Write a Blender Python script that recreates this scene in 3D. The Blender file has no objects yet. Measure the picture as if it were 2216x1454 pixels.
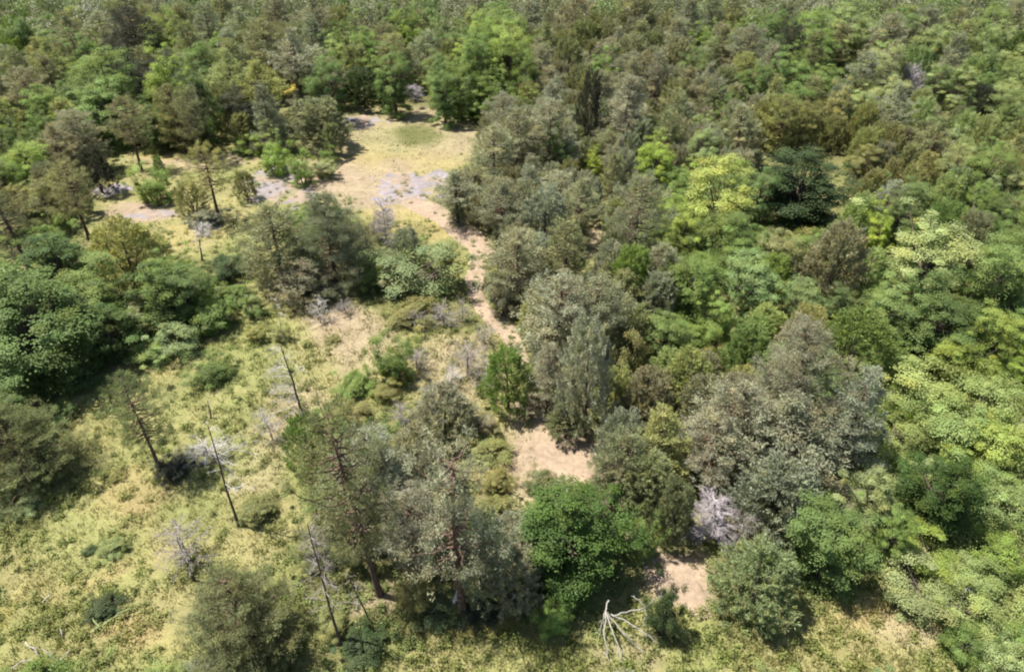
import bpy, math, random
import numpy as np
from mathutils import Vector
# ---------------------------------------------------------------- camera, sky, sun, exposure
scene = bpy.context.scene
COL = scene.collection
cam_d = bpy.data.cameras.new('camera'); cam = bpy.data.objects.new('camera', cam_d); COL.objects.link(cam)
cam.location = (0, 0, 25); cam.rotation_euler = (math.radians(54), 0, 0)
cam_d.sensor_width = 36; cam_d.lens = 36*1550/2216; cam_d.clip_end = 6000
scene.camera = cam
SUN_EL, SUN_AZ = 65.0, -14.0          # elevation; shadows fall towards +X turned by SUN_AZ degrees
world = bpy.data.worlds.new('World'); scene.world = world; world.use_nodes = True
wn = world.node_tree.nodes; wl = world.node_tree.links
sky = wn.new('ShaderNodeTexSky'); sky.sky_type = 'NISHITA'; sky.sun_disc = False
sky.sun_elevation = math.radians(SUN_EL)
sky.sun_rotation = math.atan2(-math.cos(math.radians(SUN_AZ)), -math.sin(math.radians(SUN_AZ)))
sky.air_density = 1.0; sky.dust_density = 1.2; sky.ozone_density = 1.0
wl.new(sky.outputs[0], wn['Background'].inputs[0]); wn['Background'].inputs[1].default_value = 0.085
sun_d = bpy.data.lights.new('sun', 'SUN'); sun = bpy.data.objects.new('sun', sun_d); COL.objects.link(sun)
sun_d.energy = 5.0; sun_d.angle = math.radians(0.53); sun_d.color = (1.0, 0.95, 0.86)
e, a = math.radians(SUN_EL), math.radians(SUN_AZ)
sun.rotation_euler = Vector((math.cos(e)*math.cos(a), math.cos(e)*math.sin(a), -math.sin(e))).to_track_quat('-Z', 'Y').to_euler()
sun.location = (-40, 0, 60)
vs = scene.view_settings; vs.view_transform = 'Standard'; vs.look = 'None'; vs.gamma = 1.0; vs.exposure = 1.42; vs.use_curve_mapping = False
scene.render.engine = 'CYCLES'
cy = scene.cycles; cy.max_bounces = 5; cy.diffuse_bounces = 4; cy.glossy_bounces = 1; cy.transmission_bounces = 3; cy.transparent_max_bounces = 4
cy.use_denoising = True; cy.caustics_reflective = False; cy.caustics_refractive = False
cy.pixel_filter_type = 'BLACKMAN_HARRIS'; cy.filter_width = 2.1
# ---------------------------------------------------------------- tables (world metres)
PAL={'olive': (0.182, 0.19, 0.094), 'grey': (0.218, 0.226, 0.152), 'gg': (0.165, 0.182, 0.11), 'silver': (0.262, 0.27, 0.195), 'brown': (0.204, 0.2, 0.126), 'drk': (0.048, 0.074, 0.032), 'bleach': (0.34, 0.32, 0.29), 'ygp': (0.248, 0.258, 0.105), 'dkp': (0.055, 0.06, 0.042), 'dkj': (0.066, 0.095, 0.04), 'grn': (0.145, 0.202, 0.06), 'jg': (0.155, 0.195, 0.085), 'blu': (0.122, 0.17, 0.058), 'deep': (0.064, 0.102, 0.027), 'dbl': (0.086, 0.128, 0.04), 'bri': (0.212, 0.272, 0.07), 'yel': (0.265, 0.305, 0.1), 'pal': (0.24, 0.28, 0.128), 'gy2': (0.192, 0.2, 0.135), 'und': (0.212, 0.266, 0.102), 'oly': (0.214, 0.216, 0.088), 'lime': (0.25, 0.32, 0.055), 'dol': (0.125, 0.142, 0.066), 'dead': (0.27, 0.243, 0.22), 'lav': (0.43, 0.39, 0.41), 'wht': (0.46, 0.435, 0.4), 'tan': (0.23, 0.214, 0.14), 'brk': (0.1, 0.075, 0.06)}  # olive, grey and green tones hold extra blue that stands in for haze
TREES=[
('bl',-1,-37.62,67.60,8.00,2.80,'grn','round green tree with scalloped top in the row behind the clearing'),
('bl',-1,-31.93,66.48,8.50,2.23,'bri','tall yellow-green tree behind the far end of the clearing'),
('bl',-1,-27.60,63.47,8.50,1.94,'blu','tall blue-green tree standing left of the two layered pines'),
('bl',-1,-37.12,64.85,6.20,3.15,'grn','broad bright green tree with dark foot at the clearing edge'),
('bl',-1,-43.00,65.37,5.50,2.02,'grn','mid-green rounded tree at the far left wood edge'),
('bl',-1,-32.22,63.69,5.00,1.77,'blu','grey-green tree with shaded foot beside the broad bright green tree'),
('pf',2,-26.89,69.91,7.26,2.05,'ygp','left one of two layered yellow-olive pines beyond the clearing'),
('pf',2,-24.01,69.09,6.55,2.39,'ygp','right one of two layered yellow-olive pines beyond the clearing'),
('jn',0,-17.59,64.09,4.51,2.82,'gg','broad dome-shaped dark olive evergreen at the clearing edge'),
('sh',-1,-23.93,62.62,2.03,1.50,'bri','small round bright shrub beside the dome-shaped evergreen'),
('sh',-1,-20.23,58.14,3.11,1.76,'bri','dark-footed round shrub in front of the dome-shaped evergreen'),
('sh',-1,-17.36,55.94,3.06,1.26,'bri','tapering yellow-green shrub on the pale rock by the clearing'),
('sh',-1,-15.86,57.62,1.52,1.26,'pal','low grey-green shrub right of the tapering shrub on rock'),
('bl',-1,-39.01,55.09,4.50,1.86,'bri','bright yellow-green tree by the upper left edge'),
('pf',-1,-37.38,56.74,5.00,1.53,'brown','brownish pine behind the bright yellow-green tree at the left'),
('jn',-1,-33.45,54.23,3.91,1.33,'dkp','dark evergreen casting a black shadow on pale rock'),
('ph',-1,-30.70,46.25,6.09,1.76,'olive','slender olive pine with bare trunk near the left edge'),
('ph',-1,-34.45,48.42,3.79,1.42,'ygp','thin-crowned pale pine beside the slender olive pine'),
('ph',-1,-36.50,48.80,3.25,1.43,'ygp','second thin-crowned pale pine nearest the left edge'),
('ph',-1,-32.73,42.00,7.84,1.76,'olive','pine cut by the left edge with slanting bare trunk'),
('sh',-1,-28.45,52.68,3.25,1.56,'bri','lone leafy green bush on the pale rock'),
('jn',-1,-28.40,54.41,3.19,0.48,'grn','narrow green spire rising behind the lone bush on pale rock'),
('ph',-1,-22.28,49.33,6.32,1.75,'ygp','open yellow-olive pine in the middle of the left clearing'),
('jn',-1,-24.38,49.99,2.89,1.33,'olive','rounded olive juniper at the foot of the open yellow pine'),
('jn',-1,-21.22,53.09,2.48,0.88,'olive','small cone-shaped juniper at the edge of pale rock'),
('sh',-1,-23.07,48.83,1.25,1.57,'brown','low dark brush below the rounded olive juniper'),
('pf',0,-14.94,40.06,5.77,2.20,'olive','left crown of the big pine clump with black shadow'),
('pf',5,-11.55,40.11,6.59,2.48,'gg','grey-green right crown of the big pine clump'),
('pf',-1,-13.12,38.36,2.87,1.88,'brown','low brown skirt pine at the front of the big clump'),
('bl',0,-27.84,38.09,5.00,2.41,'dbl','dark broadleaf tree at top of the left thicket'),
('bl',5,-25.43,30.81,6.00,3.04,'dbl','largest dark broadleaf tree by the left edge'),
('jn',-1,-24.37,39.64,4.80,2.05,'ygp','feathery yellow-green tree behind the left thicket'),
('bl',-1,-20.67,35.37,4.60,2.02,'dbl','shaded broadleaf tree in the middle of the left thicket'),
('bl',-1,-22.02,34.34,2.64,1.34,'pal','pale-leaved small tree in front of the left thicket'),
('sh',-1,-19.24,37.01,2.53,1.36,'grn','round green shrub at the right end of the thicket'),
('sh',-1,-19.23,33.06,1.98,1.48,'pal','light green shrub at the front of the left thicket'),
('sh',-1,-17.96,35.27,1.98,1.37,'grn','green shrub between the thicket and the low meadow bushes'),
('sh',-1,-17.35,38.13,1.39,1.11,'grn','small shrub with a thin dark dead stem'),
('sh',-1,-18.76,41.26,1.55,1.41,'dkj','dark feathery bush in the pale green grass'),
('sh',-1,-16.39,30.44,1.37,1.66,'grn','wide yellow-green bush with dark right end on the meadow'),
('sh',-1,-14.95,34.01,1.03,0.65,'oly','small olive tuft bush above the dead snag'),
('sh',-1,-13.51,33.99,1.00,0.59,'oly','second small olive tuft bush near the dead snag'),
('sh',-1,-11.92,33.42,0.37,0.35,'oly','tiny olive bush right of the tuft bushes'),
('sh',-1,-10.48,33.92,0.37,0.46,'oly','tiny grey-green bush on the bare tan ground'),
('ph',0,-16.59,23.61,5.92,1.26,'jg','young pine with thin trunk alone on the meadow'),
('pf',5,-22.36,23.17,4.17,2.55,'dol','wide shaded tree at the left edge of the meadow'),
('sh',-1,-21.61,21.40,0.82,1.03,'pal','low pale shrub at the foot of the wide shaded tree'),
('sh',-1,-18.52,23.13,0.48,0.47,'oly','small olive shrub right of the wide shaded tree'),
('sh',-1,-15.93,23.53,0.78,0.98,'dkp','black shaded brush under white dead branches'),
('pf',6,-9.63,14.69,4.11,1.84,'dol','large yellow-green pine with dark grey foot at the bottom edge'),
('sh',-1,-15.80,16.31,0.60,0.75,'dkj','small dark green bush alone on the lower meadow'),
('sh',-1,-17.81,19.10,0.26,0.33,'dkj','tiny dark clump on the meadow above the small bush'),
('sh',-1,-16.79,19.16,0.54,0.68,'und','low pale green patch bush beside the tiny dark clump'),
('sh',-1,-11.19,21.01,0.82,1.02,'oly','low olive brush right of the leaning dead pole'),
('jn',-1,-9.44,23.87,3.36,1.09,'grn','fresh green juniper at the left of the tall pine'),
('ph',0,-5.25,16.95,9.95,1.75,'olive','tall pine with brown trunk in the lower middle'),
('ph',1,-1.91,16.08,9.11,1.78,'gy2','large silver-grey pine with dark shaded trunks'),
('jn',-1,0.00,16.59,3.12,1.32,'grey','low drooping grey-olive pine beside the silver pine'),
('bl',5,2.34,17.70,4.87,2.07,'deep','big rich green broadleaf tree in the lower centre'),
('sh',-1,5.32,18.72,2.56,0.94,'grn','bright shrub at the right shoulder of the rich green tree'),
('sh',-1,1.34,22.39,1.24,0.88,'olive','small olive juniper bush behind the rich green tree'),
('sh',-1,5.59,15.25,3.11,0.71,'dkj','dark leafy bush by the pale fallen branches'),
('sh',-1,-5.45,14.71,0.75,0.94,'dkj','dark low bush at the foot of the thin dead trees'),
('sh',-1,-8.54,15.54,0.49,0.61,'oly','low olive bush right of the large bottom pine'),
('jn',0,9.26,16.37,3.26,1.50,'jg','grey-green spreading juniper at the end of the path'),
('bl',3,12.47,17.84,4.33,1.70,'grn','leafy green tree with shaded foot beside the tan bank'),
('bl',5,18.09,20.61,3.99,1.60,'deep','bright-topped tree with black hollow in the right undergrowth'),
('bl',-1,14.79,19.85,4.20,1.06,'pal','pale light-green tree behind the leafy green trees'),
('bl',-1,15.17,18.41,3.60,0.83,'grn','small green tree between the two dark-footed trees'),
('pf',5,13.24,25.31,7.40,2.55,'tan','broad grey conical pine rising above the right wood'),
('pf',0,9.96,23.44,5.60,1.86,'grey','brownish pine left of the broad grey conical pine'),
('pf',2,11.72,22.45,5.60,2.32,'brown','brown-olive pine in front of the broad grey conical pine'),
('pf',-1,15.46,23.94,6.00,1.56,'grey','grey-olive pine at the right skirt of the conical pine'),
('jn',-1,17.95,30.13,4.50,2.01,'grn','dark green feathery juniper behind the conical pine'),
('ph',-1,8.75,22.27,4.20,1.70,'grey','pine with short black trunk above the white dead bush'),
('jn',-1,10.86,19.83,4.50,1.80,'grey','grey-green juniper above the leafy green tree'),
('pf',-1,4.90,21.55,4.60,1.39,'olive','olive-brown pine by the right side of the sand patch'),
('jn',1,3.63,26.03,6.95,1.41,'silver','silver-blue upright juniper in the central wood'),
('pf',-1,2.28,31.58,6.00,1.86,'grey','grey feathery pine left above the silver-blue juniper'),
('pf',-1,4.57,31.95,5.50,1.76,'grey','soft grey pine behind the silver-blue juniper'),
('jn',-1,6.43,26.13,3.80,1.23,'brown','dusky grey-purple shrubby juniper in the central wood'),
('sh',-1,6.49,30.69,3.60,1.36,'oly','yellow-olive shrub right of the silver-blue juniper'),
('pf',-1,1.89,27.71,4.60,1.21,'grey','small grey pine at the right bank of the path'),
('jn',-1,2.64,25.84,2.16,0.99,'olive','dark-footed juniper above the sand patch'),
('pf',-1,0.33,37.21,5.60,1.67,'grey','grey-green pine on the right bank of the upper path'),
('pf',-1,3.46,37.49,6.20,1.81,'olive','olive pine above the small yellow sand gap'),
('sh',-1,-0.36,36.59,2.93,1.09,'brown','low brownish brush right of the narrow path'),
('jn',-1,-0.19,28.00,3.93,1.42,'grn','green juniper with black shadow by the path'),
('jn',-1,-3.31,25.77,3.02,1.40,'grey','half-dead grey-green juniper left of the sand patch'),
('sh',-1,-1.07,24.65,0.89,1.11,'oly','low olive grass bush left of the sand patch'),
('sh',-1,-5.96,39.34,3.34,2.94,'jg','wide oak scrub with golden foot left of the path'),
('sh',-1,-7.66,39.48,2.07,1.48,'olive','olive scrub touching the shadow of the big pine clump'),
('sh',-1,-6.12,36.07,1.35,1.68,'oly','low olive scrub below the wide oak scrub'),
('sh',-1,-6.40,30.57,3.15,1.24,'grn','round green bush on several dark stems'),
('sh',-1,-8.39,29.52,1.00,1.14,'grn','low green bush left of the round stemmed bush'),
('sh',-1,-6.52,28.81,1.06,0.73,'oly','little tussock in front of the round stemmed bush'),
('ph',-1,7.72,40.50,7.93,2.00,'grey','dense grey pine right of the yellow sand gap'),
('jn',1,6.56,62.17,7.65,1.25,'dkp','black narrow spire juniper in the grey pine wood'),
('bl',-1,11.07,52.43,5.50,1.87,'lime','vivid lime-green tree top amid the grey pines'),
('bl',-1,6.71,55.51,3.50,0.75,'lime','slim lime sapling below the black spire juniper'),
('bl',-1,3.83,55.79,5.20,1.35,'blu','blue-green tree left of the black spire juniper'),
('bl',-1,9.03,74.59,6.50,1.69,'grn','green tree top above the black spire juniper'),
('pf',-1,-4.05,49.06,4.18,1.80,'brown','brown-grey pine at the right edge of the clearing'),
('pf',-1,-1.45,53.39,6.00,1.74,'grey','grey pine with pale dead stem at the clearing corner'),
('jn',-1,2.28,44.21,5.00,1.90,'silver','pale silver tree with white twig top by the path head'),
('pf',-1,-0.90,45.42,5.00,1.61,'brown','brownish pine between the clearing corner and the silver tree'),
('pf',-1,4.73,45.36,5.20,1.45,'brown','dusky pine right of the pale silver tree'),
('pf',-1,0.45,55.60,6.50,1.77,'brown','brown-grey pine behind the clearing corner pine'),
('pf',-1,3.08,56.29,7.00,1.88,'grey','grey pine left of the black spire juniper'),
('pf',-1,9.62,60.70,7.50,2.19,'grey','tall grey pine right of the black spire juniper'),
('pf',-1,7.72,51.65,4.50,1.25,'olive','shaded olive pine by the dark hollow'),
('jn',-1,-15.56,75.58,3.96,2.31,'dkj','dark blue-green spruce-shaped tree behind the clearing'),
('bl',-1,-11.90,73.02,7.00,2.31,'grn',"green rounded tree behind the clearing's far edge"),
('bl',-1,-6.65,70.29,6.00,1.91,'grn','yellowish green tree left in the bright green grove'),
('bl',-1,-3.29,77.41,7.50,2.30,'grn','middle tree of the bright green grove'),
('bl',-1,-0.39,78.16,8.00,2.31,'bri','tallest tree of the bright green grove'),
('bl',-1,1.25,73.59,7.00,1.97,'grn','right-hand tree of the bright green grove'),
('bl',-1,-4.42,72.38,6.00,1.96,'grn','dark-hollowed tree of the bright green grove'),
('bl',-1,-1.48,70.25,5.80,1.80,'grn','fresh green tree at the front of the bright grove'),
('bl',-1,0.62,68.23,5.00,1.76,'bri','low tree at the right foot of the bright grove'),
('bl',-1,-5.10,73.68,3.22,2.01,'grn','front tree of the bright grove beside the dead bush'),
('bl',-1,-2.65,70.88,3.39,1.83,'grn','grass-green tree at the corner of clearing and grove'),
('bl',-1,-12.10,86.55,7.50,1.86,'bri','pale lime crown high above the clearing'),
('sh',-1,-22.44,78.92,2.94,1.50,'grn','small green bush by the yellow grass gap'),
('bl',-1,-18.39,70.80,6.50,2.03,'blu','blue-green tree right of the yellow grass gap'),
('pf',-1,-22.12,75.29,8.00,2.36,'grey','grey pine above the yellow grass gap'),
('pf',-1,-25.81,79.28,8.00,2.34,'olive','olive pine above the two layered pines'),
('pf',-1,-48.29,82.54,8.00,2.04,'brown','dusky brown pine at upper left'),
('pf',-1,-41.08,82.32,8.50,2.54,'dkp','dark pine with black flank at upper left'),
('pf',-1,-33.34,78.26,8.00,2.07,'olive','olive pine right of the black-flanked pine'),
('bl',-1,-40.18,85.94,8.00,2.24,'bri','light green crown beside the black-flanked pine'),
('bl',-1,28.48,73.29,6.50,2.20,'grn','green tree in the grey-brown upper right wood'),
('bl',-1,30.15,71.30,5.50,2.05,'grn','lower green tree in the upper right wood'),
('jn',-1,38.84,85.67,2.13,1.18,'dkj','dark blue-green small cone in the upper right wood'),
('bl',-1,15.50,55.85,4.80,1.32,'pal','small tree with whitish top above the yellow tree'),
('bl',-1,14.44,45.65,6.50,2.48,'yel','glowing yellow-topped tree in the right wood'),
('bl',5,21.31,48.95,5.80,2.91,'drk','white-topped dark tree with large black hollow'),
('bl',-1,18.52,48.61,4.80,1.35,'blu','blue-green flank tree left of the black hollow'),
('bl',-1,13.32,41.58,5.00,1.96,'grn','bright green tree below the glowing yellow tree'),
('bl',-1,11.17,41.54,5.40,1.58,'bri','lime-tinged tree left of the glowing yellow tree'),
('bl',-1,14.42,39.82,4.60,1.76,'grn',"green tree under the yellow tree's right side"),
('bl',-1,10.71,36.16,5.00,1.71,'grn','round green tree right of the dense grey pine'),
('bl',-1,11.75,33.15,3.80,1.23,'bri','arching light-green shrub tree in the central right'),
('bl',-1,14.27,36.05,4.60,1.64,'und','yellow-green tree left of the dusky fuzzy tree'),
('jn',-1,19.22,37.23,6.00,1.87,'tan','dusky grey fuzzy-crowned tree in the right wood'),
('bl',-1,25.03,37.48,6.20,2.84,'pal','large pale cream-green tree on the right'),
('bl',3,23.71,32.69,4.60,2.30,'dbl','dark shaded tree below the pale cream-green tree'),
('bl',-1,24.87,43.43,4.50,1.56,'lime','yellow-olive tree left of the pale cream-green tree'),
('bl',-1,19.14,34.77,3.60,1.01,'blu','small blue-green tree below the dusky fuzzy tree'),
('bl',-1,21.46,33.69,4.60,1.70,'und','olive-green tree between fuzzy tree and shaded tree'),
('bl',-1,28.52,35.68,6.00,1.88,'grn','green tree at the right edge behind the yellow sapling'),
('bl',-1,26.51,31.57,4.20,1.38,'bri','bright yellow-leaved tree at the right edge'),
('bl',-1,28.85,34.48,4.50,1.33,'blu','dark tree at the right edge with a pale gleam'),
('jn',-1,29.90,41.51,4.50,1.36,'brown','brownish fuzzy juniper right of the pale cream-green tree'),
('jn',-1,46.06,70.04,3.93,1.27,'dkp','black slim juniper at the upper right'),
('bl',-1,45.32,72.91,5.50,2.09,'pal','pale grey-green tree left above the black slim juniper'),
('bl',-1,55.25,85.05,6.50,2.23,'pal','pale-topped tree by the top right corner'),
('bl',-1,44.06,62.06,5.50,2.04,'blu','grey-green tree at the right edge beside the slim juniper'),
('bl',-1,19.60,77.87,6.50,1.95,'blu','shaded blue-green tree in the grey pine wood top'),
('pf',-1,29.35,79.54,7.50,1.49,'dkp','dark pointed pine in the upper right wood'),
('pf',-1,19.49,59.74,5.50,2.18,'brown','brown-grey pine above the small whitish-topped tree'),
('pf',-1,35.52,74.51,6.00,2.24,'grey','blue-grey pine left of the lavender dead tree'),
('bl',-1,18.80,61.88,5.20,1.22,'grn','green sapling tree left in the olive scrub'),
('sh',-1,24.19,27.29,2.60,1.74,'und','pale green scrub below the bright yellow-leaved tree'),
('sh',-1,20.99,28.68,2.60,2.27,'und','pale green scrub hummock right of the conical pine'),
('sh',-1,21.24,25.49,2.40,2.01,'und','pale green scrub hummock in the middle right'),
('sh',-1,22.92,24.09,2.40,1.62,'bri','light green scrub by the right edge'),
('sh',-1,18.78,24.91,2.20,1.65,'und','yellow-green scrub below the scrub hummocks'),
('sh',-1,20.99,21.20,2.00,1.51,'und','light scrub right of the black-hollowed tree'),
('sh',-1,19.92,18.19,2.00,1.39,'bri','light scrub lower by the right edge'),
('sh',-1,15.80,16.83,1.80,1.52,'pal','pale grey-green scrub below the black-hollowed tree'),
('sh',-1,17.40,15.79,1.80,1.48,'und','pale green scrub with a bare arched twig'),
('sh',-1,16.49,14.61,1.60,1.09,'grn','mid-green scrub beside the tan bank'),
('sh',-1,17.66,13.71,1.60,1.06,'pal','pale scrub in the bottom right corner'),
('jn',-1,-1.00,16.52,5.00,1.03,'grey','grey leaning juniper under the silver pine'),
('jn',-1,5.79,20.59,3.88,1.27,'olive','olive juniper behind the bright shoulder shrub'),
('jn',-1,4.35,21.23,2.81,1.10,'brown','brown-olive juniper at the lower edge of the sand patch'),
('jn',-1,6.57,19.46,3.72,0.80,'olive','olive bush left of the lilac-white dead pine'),
('pf',-1,6.79,22.73,4.67,1.53,'ygp','yellow-olive pine right of the sand patch'),
('jn',-1,11.12,20.10,3.71,1.25,'gg','dark grey-green juniper right behind the lilac-white dead pine'),
('bl',-1,-26.07,29.40,3.60,1.81,'blu','blue-green tree low at the left edge of the thicket'),
('bl',-1,-24.70,35.43,4.40,2.03,'grn','green tree between the dark broadleaf and the feathery tree'),
('bl',-1,-22.62,32.44,3.80,1.79,'dbl','dark tree in the heart of the left thicket'),
('bl',-1,-23.42,29.79,4.00,2.06,'dbl','dark-sided broadleaf tree at the front of the left thicket'),
('bl',-1,-19.44,36.03,4.00,1.51,'blu','blue-green tree at the right back of the thicket'),
('sh',-1,-20.31,32.21,1.04,1.30,'und','light shrub at the lower rim of the left thicket'),
('sh',-1,-15.91,36.64,1.71,0.99,'und','yellow-green shrub above the tuft bushes'),
('sh',-1,-2.74,16.26,0.86,1.07,'dkj','added dark low bush standing in for shade under the silver-grey pine'),  # bush added for the dark ground here, its dark leaves stand in for shade
('sh',-1,-1.30,16.04,0.71,0.89,'dkp','added blackish low bush standing in for shade right of the white bent stem'),  # added bush, near-black leaf colour in place of shade under the pine
('sh',-1,-3.69,16.41,1.53,0.75,'oly',"olive low bush right of the tall pine's trunk"),  # added bush, covers lit ground to darken the foot of the pines
('sh',-1,-1.57,26.46,1.08,0.92,'brown',"brownish brush left of the green juniper's shadow"),
('bl',-1,-43.01,94.11,7.95,2.49,'dkp','dark broadleaf tree beyond the light green crown'),
('jn',-1,-18.12,66.97,3.25,1.16,'grey','grey-green juniper behind the broad dome-shaped dark olive evergreen'),
('pf',-1,-48.14,71.28,7.06,1.87,'olive','olive pine beyond the mid-green rounded tree'),
('pf',-1,39.71,50.35,5.19,1.54,'oly','olive-yellow pine well in front of the grey-green tree at the right edge'),
('pf',-1,-0.82,47.65,4.29,1.46,'brown','brownish pine behind the brownish pine between the clearing corner and the silver tree'),
('bl',-1,-7.90,78.59,5.20,1.83,'und','light green broadleaf tree left of the middle tree of the bright green grove'),
('jn',-1,5.19,34.12,3.54,1.33,'grey','grey-green juniper behind the soft grey pine'),
('jn',-1,-17.11,80.15,5.15,1.63,'olive','olive juniper behind the dark blue-green spruce-shaped tree'),
('jn',-1,15.01,91.62,5.54,1.77,'grey','grey-green juniper beyond the shaded blue-green tree'),
('bl',-1,-29.09,65.96,4.17,1.38,'dkp','dark broadleaf tree right of the tall yellow-green tree'),
('jn',-1,-56.95,86.91,6.31,2.11,'grn','green juniper well left of the dusky brown pine'),
('bl',-1,32.39,44.56,3.73,1.40,'blu','blue-green broadleaf tree behind the brownish fuzzy juniper'),
('pf',-1,18.46,66.52,4.63,1.53,'olive','olive pine behind the green sapling tree'),
('jn',-1,-10.61,42.53,3.20,1.01,'grey','grey-green juniper behind the grey-green right crown'),
('bl',-1,25.24,85.51,6.82,2.48,'grn','green broadleaf tree beyond the dark pointed pine'),
('bl',-1,29.17,76.35,6.30,2.02,'grn','green broadleaf tree behind the green tree in the grey-brown upper'),
('bl',-1,63.25,94.14,5.54,2.09,'blu','blue-green broadleaf tree beyond the pale-topped tree by the top'),
('pf',-1,-22.39,84.64,7.19,2.22,'grey','grey-green pine behind the small green bush'),
('pf',-1,-47.05,75.58,7.03,2.05,'ygp','yellow-olive pine well in front of the dusky brown pine'),
('bl',-1,-7.96,94.23,6.92,2.58,'blu','blue-green broadleaf tree beyond the pale lime crown'),
('bl',-1,-2.05,94.40,7.47,2.81,'grn','green broadleaf tree well right of the pale lime crown'),
('pf',-1,-5.82,20.74,5.28,1.62,'grey','grey-green pine behind the tall pine with brown trunk'),
('jn',-1,32.18,55.22,3.86,1.32,'olive','olive juniper well right of the white-topped dark tree'),
('bl',-1,43.67,92.73,5.56,2.14,'pal','pale green broadleaf tree beyond the dark blue-green small cone'),
('pf',-1,-40.51,64.27,4.60,1.48,'ygp','yellow-olive pine right of the mid-green rounded tree'),
('bl',-1,29.47,47.77,4.36,1.66,'blu','blue-green broadleaf tree beyond the brownish fuzzy juniper'),
('bl',-1,38.28,60.20,3.80,1.40,'pal','pale green broadleaf tree well left of the grey-green tree at the right edge'),
('bl',-1,29.82,65.40,5.92,1.80,'oly','olive-yellow broadleaf tree in front of the lower green tree'),
('pf',-1,42.97,86.37,7.12,2.19,'grey','grey-green pine right of the dark blue-green small cone'),
('bl',-1,-2.96,85.91,7.70,2.47,'bri','bright green broadleaf tree beyond the tallest tree of the bright green grove'),
('bl',-1,-48.94,87.61,5.96,2.13,'bri','bright green broadleaf tree behind the dusky brown pine'),
('jn',-1,22.25,76.03,4.22,1.42,'brown','brownish juniper right of the shaded blue-green tree'),
('bl',-1,32.95,68.37,4.53,1.77,'pal','pale green broadleaf tree in front of the lower green tree'),
('jn',-1,18.17,74.69,4.38,1.35,'brown','brownish juniper in front of the shaded blue-green tree'),
('jn',-1,31.62,63.06,4.62,1.38,'oly','olive-yellow juniper well in front of the lower green tree'),
('bl',-1,28.26,92.12,6.41,2.22,'grn','green broadleaf tree well left of the dark blue-green small cone'),
('pf',-1,-65.28,93.85,7.30,2.40,'brown','brownish pine well left of the dusky brown pine'),
('jn',-1,-54.78,81.51,5.52,1.83,'grn','smaller green juniper well left of the dusky brown pine'),
('pf',-1,-4.17,18.68,4.17,1.34,'grey','smaller grey-green pine behind the tall pine with brown trunk'),
('bl',-1,-3.99,89.97,6.70,2.38,'grn','tall green broadleaf tree well right of the pale lime crown'),
('pf',-1,20.52,90.12,8.08,2.37,'brown','brownish pine beyond the shaded blue-green tree'),
('jn',-1,31.56,60.03,4.05,1.16,'olive','olive juniper well in front of the lower green tree'),
('bl',-1,33.50,47.27,4.46,1.46,'grn','green broadleaf tree beyond the brownish fuzzy juniper'),
('pf',-1,8.57,55.43,4.34,1.32,'grey','grey-green pine right of the slim lime sapling'),
('bl',-1,-61.38,88.88,6.99,2.46,'grn','green broadleaf tree well left of the dusky brown pine'),
('jn',-1,16.15,72.19,5.09,1.46,'brown','brownish juniper well in front of the shaded blue-green tree'),
('bl',-1,46.43,83.89,7.22,2.61,'und','light green broadleaf tree well right of the dark blue-green small cone'),
('bl',-1,52.39,82.39,6.91,2.22,'blu','blue-green broadleaf tree left of the pale-topped tree by the top'),
('bl',-1,50.61,78.89,5.80,1.92,'und','light green broadleaf tree well in front of the pale-topped tree by the top'),
('jn',-1,6.17,84.30,5.73,1.78,'olive','olive juniper well right of the tallest tree of the bright green grove'),
('pf',-1,23.07,83.30,6.70,2.09,'brown','tall brownish pine beyond the shaded blue-green tree'),
('bl',-1,-13.43,90.54,7.40,2.64,'grn','green broadleaf tree behind the pale lime crown'),
('bl',-1,-47.18,91.17,5.53,2.28,'bri','bright green broadleaf tree beyond the dusky brown pine'),
('pf',-1,-13.50,83.60,5.39,1.75,'ygp','yellow-olive pine in front of the pale lime crown'),
('jn',-1,15.05,78.69,5.39,1.81,'grey','grey-green juniper left of the shaded blue-green tree'),
('jn',-1,-21.02,94.44,6.26,2.02,'olive','olive juniper well left of the pale lime crown'),
('jn',-1,-11.32,88.91,4.52,1.51,'grn','green juniper behind the pale lime crown'),
('jn',-1,17.30,54.89,3.64,1.15,'grey','grey-green juniper right of the small tree with whitish top'),
('bl',-1,-38.76,50.66,5.03,1.59,'grn','green broadleaf tree left of the second thin-crowned pale pine nearest the left edge'),
('pf',-1,32.27,90.50,7.51,2.25,'olive','olive pine well left of the dark blue-green small cone'),
('bl',-1,-8.88,90.54,7.18,2.60,'grn','tall green broadleaf tree behind the pale lime crown'),
('bl',-1,-30.85,73.82,6.79,2.32,'grn','green broadleaf tree in front of the olive pine right of the black-flanked pine'),
('jn',-1,2.34,85.15,4.79,1.61,'grn','green juniper beyond the tallest tree of the bright green grove'),
('jn',-1,28.82,43.12,4.58,1.30,'blu','blue-green juniper behind the brownish fuzzy juniper'),
('pf',-1,34.26,64.05,6.03,1.58,'grey','grey-green pine well in front of the lower green tree'),
('jn',-1,20.83,81.24,4.55,1.51,'grey','grey-green juniper behind the shaded blue-green tree'),
('bl',-1,-52.06,77.94,4.59,1.96,'grn','green broadleaf tree in front of the dusky brown pine'),
('bl',-1,-42.42,68.15,4.91,1.89,'blu','blue-green broadleaf tree behind the mid-green rounded tree'),
('jn',-1,51.92,68.95,4.10,1.34,'und','light green juniper right of the black slim juniper'),
('jn',-1,33.95,93.53,5.93,2.02,'grey','grey-green juniper beyond the dark blue-green small cone'),
('pf',-1,31.61,78.00,7.04,2.16,'olive','olive pine right of the dark pointed pine'),
('bl',-1,25.84,34.66,3.14,1.49,'blu','blue-green broadleaf tree left of the green tree at the right edge'),
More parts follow.
